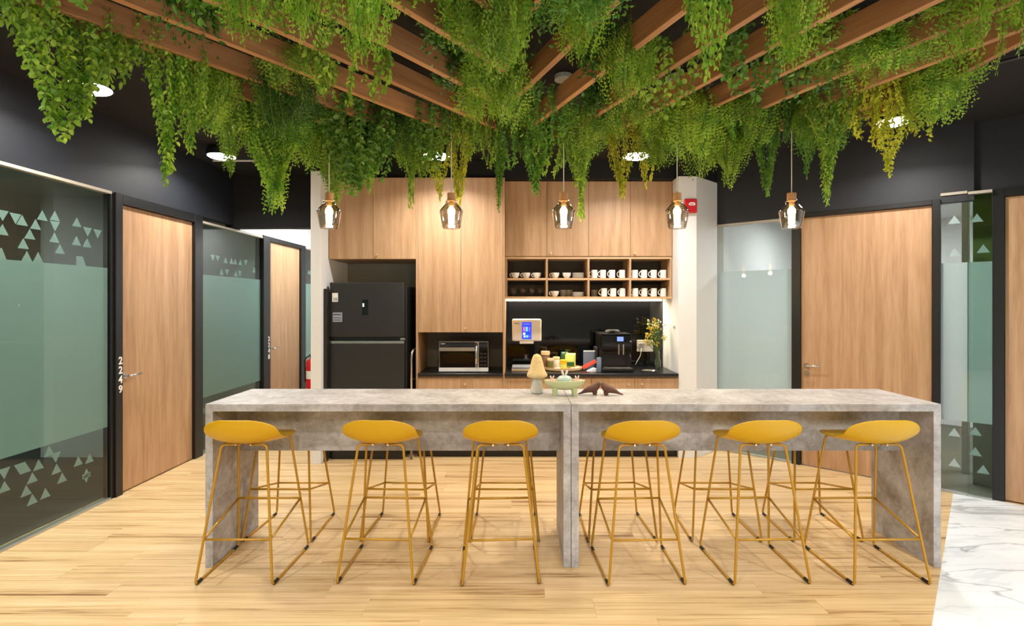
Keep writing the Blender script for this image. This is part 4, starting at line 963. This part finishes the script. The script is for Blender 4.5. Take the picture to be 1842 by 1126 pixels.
def vine_mesh(seed, kind, L0):
    r = random.Random(seed); V, Fc = [], []; sb = bm_new()
    def lens(n, lo, hi): return [L0 * r.uniform(.93, 1) if k < 6 else L0 * r.uniform(lo + .1, hi) for k in range(n)]
    def stem(pts, q): tube(sb, pts[::2] if len(pts) > 6 else pts, q, 4, caps=False)
    if kind == 'round':                        # small round-leaf trailing vine
        for L_ in lens(20, .35, .92):
            pts = strand(r, L_, .26, .5); stem(pts, .0016); tw = r.uniform(0, 3)
            for j, (p, d) in enumerate(along(pts, .023)):
                a = tw + j * 1.57
                for s in (0, math.pi):
                    side = Vector((math.cos(a + s), math.sin(a + s), r.uniform(-.5, .1))); dd = (side * .8 + d * .5 + rv(r) * .25).normalized()
                    add_leaf(V, Fc, p, dd, (Vector((0, 0, 1)) * .4 + rv(r) * .5 + side * .5).normalized(), r.uniform(.024, .038), r.uniform(.019, .027))
    elif kind == 'leafy':                      # denser, smaller leaves
        for L_ in lens(26, .3, .9):
            pts = strand(r, L_, .28, .7); stem(pts, .0014)
            for j, (p, d) in enumerate(along(pts, .018)):
                for s in range(2):
                    dd = (rv(r) * .9 + d * .6).normalized(); add_leaf(V, Fc, p, dd, rv(r), r.uniform(.020, .034), r.uniform(.012, .018), six=(j % 2 == 0))
    elif kind == 'fern':                       # feathery fronds
        for L_ in lens(19, .35, .92):
            pts = strand(r, L_, .20, 1.1); stem(pts, .0016)
            fr = along(pts, .022); nn = len(fr); sd = rv(r); sd.z *= .2; sd.normalize()
            for j, (p, d) in enumerate(fr):
                f_ = j / nn; pl = .080 * math.sin(math.pi * min(1, .12 + f_ * .88)) ** .7 + .012
                ax = d.cross(sd)
                if ax.length < .1: continue
                ax.normalize()
                for s in (-1, 1):
                    pd = (ax * s + d * .6 + rv(r) * .15).normalized(); nl = max(2, int(pl / .013)); nrm = pd.cross(d).normalized()
                    for q in range(nl):
                        c_ = p + pd * (pl * (q + .5) / nl)
                        sl = .017 * (1 - .6 * q / nl) + .005
                        qd = (d * (1 if q % 2 else -.6) + pd * .7 + rv(r) * .2).normalized()
                        add_leaf(V, Fc, c_, qd, (nrm + rv(r) * .3).normalized(), sl * 1.3, sl * .55, six=False)
    else:                                      # bushy clump that sits on the slats
        for k in range(1100):
            a = r.uniform(0, 6.28); rad = .15 * math.sqrt(r.random()); p = Vector((math.cos(a) * rad, math.sin(a) * rad, r.gauss(-.03, .06)))
            dd = (Vector((p.x, p.y, 0)) * 3 + rv(r) + Vector((0, 0, -.6))).normalized(); add_leaf(V, Fc, p, dd, rv(r), r.uniform(.024, .042), r.uniform(.013, .022), six=(k % 2 == 0))
        for k in range(10): tube(sb, strand(r, .25, .2, .8)[::3], .0018, 4, caps=False)
    me = bpy.data.meshes.new('foliage'); me.from_pydata([tuple(v) for v in V], [], Fc); me.update(); me.materials.append(M('leaf_mid'))
    sm = bpy.data.meshes.new('stems'); sb.to_mesh(sm); sb.free(); sm.materials.append(M('stem_green'))
    return me, sm
VM = {}; LENS = (.28, .42, .58, .75, .92)
def vm(kind, L_, k):
    li = min(range(len(LENS)), key=lambda i: abs(LENS[i] - L_)) if kind != 'bush' else 0
    key = (kind, li, k)
    if key not in VM: VM[key] = vine_mesh(100 + k * 7 + len(kind) * 31 + li, kind, LENS[li])
    return VM[key], LENS[li]
rg = random.Random(77); GN = [0]
NAMES = {'round': 'trailing_vine', 'leafy': 'leafy_garland', 'fern': 'fern_garland', 'bush': 'foliage_clump'}
def garland(x, y, ztop, L_, kind, mat, label, group=None, wide=None):
    GN[0] += 1; k = GN[0] % 2
    t = thing(NAMES[kind], label, 'hanging plant', (x, y, ztop), group=group)
    wv = wide if wide else (.75 + .3 * rg.random())
    (fm, sm), L0 = vm(kind, L_, k)
    for nm, me in (('foliage', fm), ('stems', sm)):
        o = bpy.data.objects.new(nm, me); C.objects.link(o); o.parent = t
        o.scale = (wv, wv, L_ / L0) if kind != 'bush' else (wv, wv, 1); o['kind'] = 'stuff'
        if nm == 'foliage': o.material_slots[0].link = 'OBJECT'; o.material_slots[0].material = M(mat)
    t.rotation_euler = (0, 0, rg.uniform(0, 6.28))
    return t
TOPZ = ZB + .09
def hang(px, tip, Y, kind, mat, label, wide=None, top=TOPZ):
    p = P(px, tip, Y); garland(p.x, Y, top, (top - p.z) * 1.12, kind, mat, label, 'artificial plants hanging from the slats', wide)
HANG = [
 (30, 75, 1.95, 'round', 'leaf_bright', 'short bright vine in the upper left corner', .8),
 (105, 250, 2.2, 'round', 'leaf_bright', 'long round-leaf vine left of the leftmost glowing downlight', .95),
 (150, 210, 2.25, 'round', 'leaf_bright', 'pale round-leaf vine across the leftmost glowing downlight', .8),
 (195, 150, 2.3, 'round', 'leaf_bright', 'round-leaf vine just right of the leftmost glowing downlight', .8),
 (250, 140, 2.4, 'leafy', 'leaf_fern', 'short leafy garland between the two left downlights', .7),
 (302, 318, 2.5, 'round', 'leaf_bright', 'long bright vine against black wall above door 2249', .62),
 (340, 268, 2.55, 'round', 'leaf_bright', 'shorter bright vine beside the long one above door 2249', .55),
 (360, 235, 2.7, 'fern', 'leaf_fern', 'fern garland hanging above the second left downlight', .9),
 (415, 318, 3.1, 'fern', 'leaf_fern', 'fern garland tip below the second left downlight', .6),
 (440, 250, 3.0, 'leafy', 'leaf_fern', 'leafy garland right of the second left downlight', .9),
 (495, 390, 3.2, 'fern', 'leaf_bright', 'longest yellow-green fern garland left of the white wall end', 1.0),
 (475, 330, 3.25, 'leafy', 'leaf_bright', 'leafy garland overlapping the longest fern', .8),
 (545, 308, 3.5, 'fern', 'leaf_fern', 'fern garland hanging just left of the leftmost pendant', .8),
 (445, 68, 1.75, 'fern', 'leaf_bright', 'brightly lit fern at the top edge, leftmost of three', .62),
 (535, 80, 1.75, 'fern', 'leaf_bright', 'brightly lit vine at the top edge, middle of three', .5),
 (655, 106, 1.75, 'fern', 'leaf_bright', 'brightly lit fern at the top edge, rightmost of three', .55),
 (603, 372, 3.66, 'fern', 'leaf_fern', 'fern garland right behind the leftmost pendant', .8),
 (640, 350, 3.3, 'round', 'leaf_mid', 'large round-leaf vine between first and second pendants', 1.25),
 (672, 320, 3.45, 'round', 'leaf_mid', 'round-leaf vine before the fridge cabinet right door', .9),
 (662, 345, 3.64, 'fern', 'leaf_bright', 'slim fern tip over the fridge cabinet door seam', .5),
 (740, 374, 3.6, 'leafy', 'leaf_fern', 'slim leafy garland left of the second pendant', .5),
 (762, 320, 3.55, 'fern', 'leaf_fern', 'fern garland beside the downlight over the tall cabinet', .7),
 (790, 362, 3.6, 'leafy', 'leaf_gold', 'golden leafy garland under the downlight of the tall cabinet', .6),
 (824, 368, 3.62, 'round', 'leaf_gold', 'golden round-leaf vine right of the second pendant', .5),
 (842, 285, 3.4, 'leafy', 'leaf_fern', 'leafy garland reaching the top of the tall cabinet', .6),
 (897, 372, 3.62, 'round', 'leaf_mid', 'slim vine hanging over the tall cabinet right edge', .4),
 (880, 300, 3.5, 'leafy', 'leaf_fern', 'leafy garland left of the middle pendant cluster', .6),
 (930, 310, 3.5, 'leafy', 'leaf_mid', 'leafy garland in the middle cluster, left part', .9),
 (962, 345, 3.6, 'round', 'leaf_mid', 'round-leaf vine in the middle cluster beside the pendant', .7),
 (990, 325, 3.62, 'leafy', 'leaf_fern', 'leafy garland directly behind the middle pendant', .9),
 (1046, 392, 3.6, 'round', 'leaf_bright', 'longest vine right of the middle pendant', .5),
 (1038, 335, 3.55, 'leafy', 'leaf_fern', 'leafy garland right of the middle pendant', .8),
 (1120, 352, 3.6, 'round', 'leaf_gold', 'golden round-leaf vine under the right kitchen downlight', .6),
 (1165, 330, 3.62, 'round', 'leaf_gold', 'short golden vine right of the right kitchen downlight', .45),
 (1135, 250, 3.3, 'fern', 'leaf_fern', 'fern garland above the right kitchen downlight', .9),
 (1190, 300, 3.5, 'fern', 'leaf_fern', 'fern garland left of the fourth pendant cord', .8),
 (935, 95, 1.9, 'round', 'leaf_bright', 'slim bright vine at the top edge near the middle', .3),
 (870, 120, 2.1, 'fern', 'leaf_fern', 'fern garland at the chevron meeting line, nearer', .9),
 (890, 215, 2.7, 'fern', 'leaf_fern', 'fern garland at the chevron meeting line, farther', .9),
 (1045, 105, 2.0, 'fern', 'leaf_fern', 'fern garland at the top edge right of middle', .6),
 (1130, 200, 2.5, 'fern', 'leaf_fern', 'long fern garland hanging right of the middle ceiling canopy', .6),
 (1275, 137, 1.9, 'round', 'leaf_bright', 'bright vine at the top edge right of middle', .45),
 (1262, 60, 1.8, 'round', 'leaf_bright', 'short bright vine at the top edge beside a longer one', .5),
 (1430, 116, 1.95, 'fern', 'leaf_bright', 'bright fern at the top edge toward the right', .5),
 (1268, 326, 3.55, 'fern', 'leaf_fern', 'fern garland right of the fourth pendant', .8),
 (1308, 336, 3.5, 'fern', 'leaf_fern', 'fern garland above the frosted glass panel', .8),
 (1350, 270, 3.3, 'leafy', 'leaf_mid', 'leafy garland left of the rightmost pendant cord', .9),
 (1378, 352, 3.4, 'round', 'leaf_mid', 'slim vine left of the rightmost pendant', .5),
 (1452, 320, 3.25, 'leafy', 'leaf_mid', 'slim leafy garland right of the rightmost pendant cord', .5),
 (1487, 357, 3.1, 'round', 'leaf_bright', 'bright green vine against black wall above the wide oak door', .6),
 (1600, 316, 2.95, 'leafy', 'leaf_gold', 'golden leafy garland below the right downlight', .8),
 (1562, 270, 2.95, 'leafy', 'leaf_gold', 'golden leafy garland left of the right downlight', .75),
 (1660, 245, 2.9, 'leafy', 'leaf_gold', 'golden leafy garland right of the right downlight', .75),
 (1530, 130, 2.6, 'fern', 'leaf_fern', 'fern garland at the right end of the slats', .8),
 (1590, 140, 2.5, 'fern', 'leaf_bright', 'large bright fern garland above the right downlight', .9),
 (1622, 120, 2.45, 'fern', 'leaf_bright', 'bright fern garland right beside the large one', .8),
 (1668, 118, 2.6, 'fern', 'leaf_fern', 'fern garland hanging farthest right against the black wall', .6),
 (1640, 50, 2.3, 'fern', 'leaf_fern', 'fern garland at the upper right corner of the slats', .9),
]
for h in HANG: hang(*h[:6], wide=h[6])
# second row along the back edge of the canopy
BACK = [(572, 262, 'leafy', 'leaf_fern', 'left of the leftmost pendant cord'), (625, 285, 'leafy', 'leaf_mid', 'just right of the leftmost pendant cord'), (700, 268, 'round', 'leaf_mid', 'above the seam of fridge and tall cabinets'),
        (727, 300, 'fern', 'leaf_fern', 'left of the tall cabinet downlight'), (805, 290, 'leafy', 'leaf_fern', 'beside the second pendant cord'), (858, 265, 'fern', 'leaf_fern', 'above the tall cabinet right door'),
        (912, 270, 'fern', 'leaf_deep', 'at the end of the chevron meeting line'), (948, 305, 'leafy', 'leaf_mid', 'left of the middle pendant cord'), (975, 285, 'fern', 'leaf_deep', 'close left of the middle pendant cord'),
        (1022, 300, 'leafy', 'leaf_mid', 'close right of the middle pendant cord'), (1062, 280, 'round', 'leaf_mid', 'between the middle pendant and the golden vines'), (1098, 262, 'fern', 'leaf_fern', 'left of the golden vines'),
        (1205, 275, 'fern', 'leaf_fern', 'close left of the fourth pendant cord'), (1238, 285, 'leafy', 'leaf_fern', 'close right of the fourth pendant cord'), (1288, 300, 'fern', 'leaf_fern', 'above the red alarm column corner'),
        (1330, 285, 'leafy', 'leaf_fern', 'above the frosted glass head trim'), (1400, 262, 'round', 'leaf_deep', 'close left of the rightmost pendant cord'), (1440, 250, 'fern', 'leaf_fern', 'close right of the rightmost pendant cord')]
for px, tip, kd, mt, wd in BACK:
    hang(px, tip, 3.58 - (.35 if px > 1395 else 0), kd, mt, '%s on the rear beam, %s' % ({'fern': 'fern garland', 'leafy': 'leafy garland', 'round': 'round-leaf vine'}[kd], wd), wide=.45)
# growth on and between the slats: one clump and one tuft at each spot of each slat
NTH = ['first', 'second', 'third', 'fourth', 'fifth', 'sixth', 'seventh', 'eighth', 'ninth', 'tenth', 'eleventh', 'twelfth']
SPOT = [(.10, 'at its outer end'), (.37, 'on its outer half'), (.64, 'on its inner half'), (.90, 'at its inner end')]
for side in ('left', 'right'):
    bs = [b for b in BEAMS if b[2] == side]
    bs.sort(key=lambda b: -(b[0].y + b[1].y))
    for i, (a, b, _) in enumerate(bs):
        out, inn = (a, b) if abs(a.x - SP) > abs(b.x - SP) else (b, a)
        for f_, wd in SPOT:
            if (inn - out).length < .8 and wd in ('on its outer half', 'on its inner half'): continue
            p = out.lerp(inn, f_ + rg.uniform(-.06, .06))
            if p.y < 1.25: continue
            if rg.random() < .5:
                garland(p.x, p.y, ZB + BH + .03, 1, 'bush', rg.choice(['leaf_mid', 'leaf_deep', 'leaf_fern']), 'dense foliage clump on the %s %s slat from the kitchen, %s' % (NTH[i], side, wd), 'foliage clumps on the slats', .8 + .35 * rg.random())
            p = out.lerp(inn, min(.98, f_ + rg.uniform(-.12, .12)))
            if rg.random() < .6:
                kd = rg.choice(['fern', 'leafy', 'fern', 'round'])
                garland(p.x, p.y, ZB + BH, rg.uniform(.24, .46), kd, rg.choice(['leaf_mid', 'leaf_fern', 'leaf_deep', 'leaf_fern']), 'short %s tuft on the %s %s slat from the kitchen, %s' % ({'fern': 'fern', 'leafy': 'leafy', 'round': 'round-leaf'}[kd], NTH[i], side, wd), 'short tufts on the slats', .8 + .3 * rg.random())
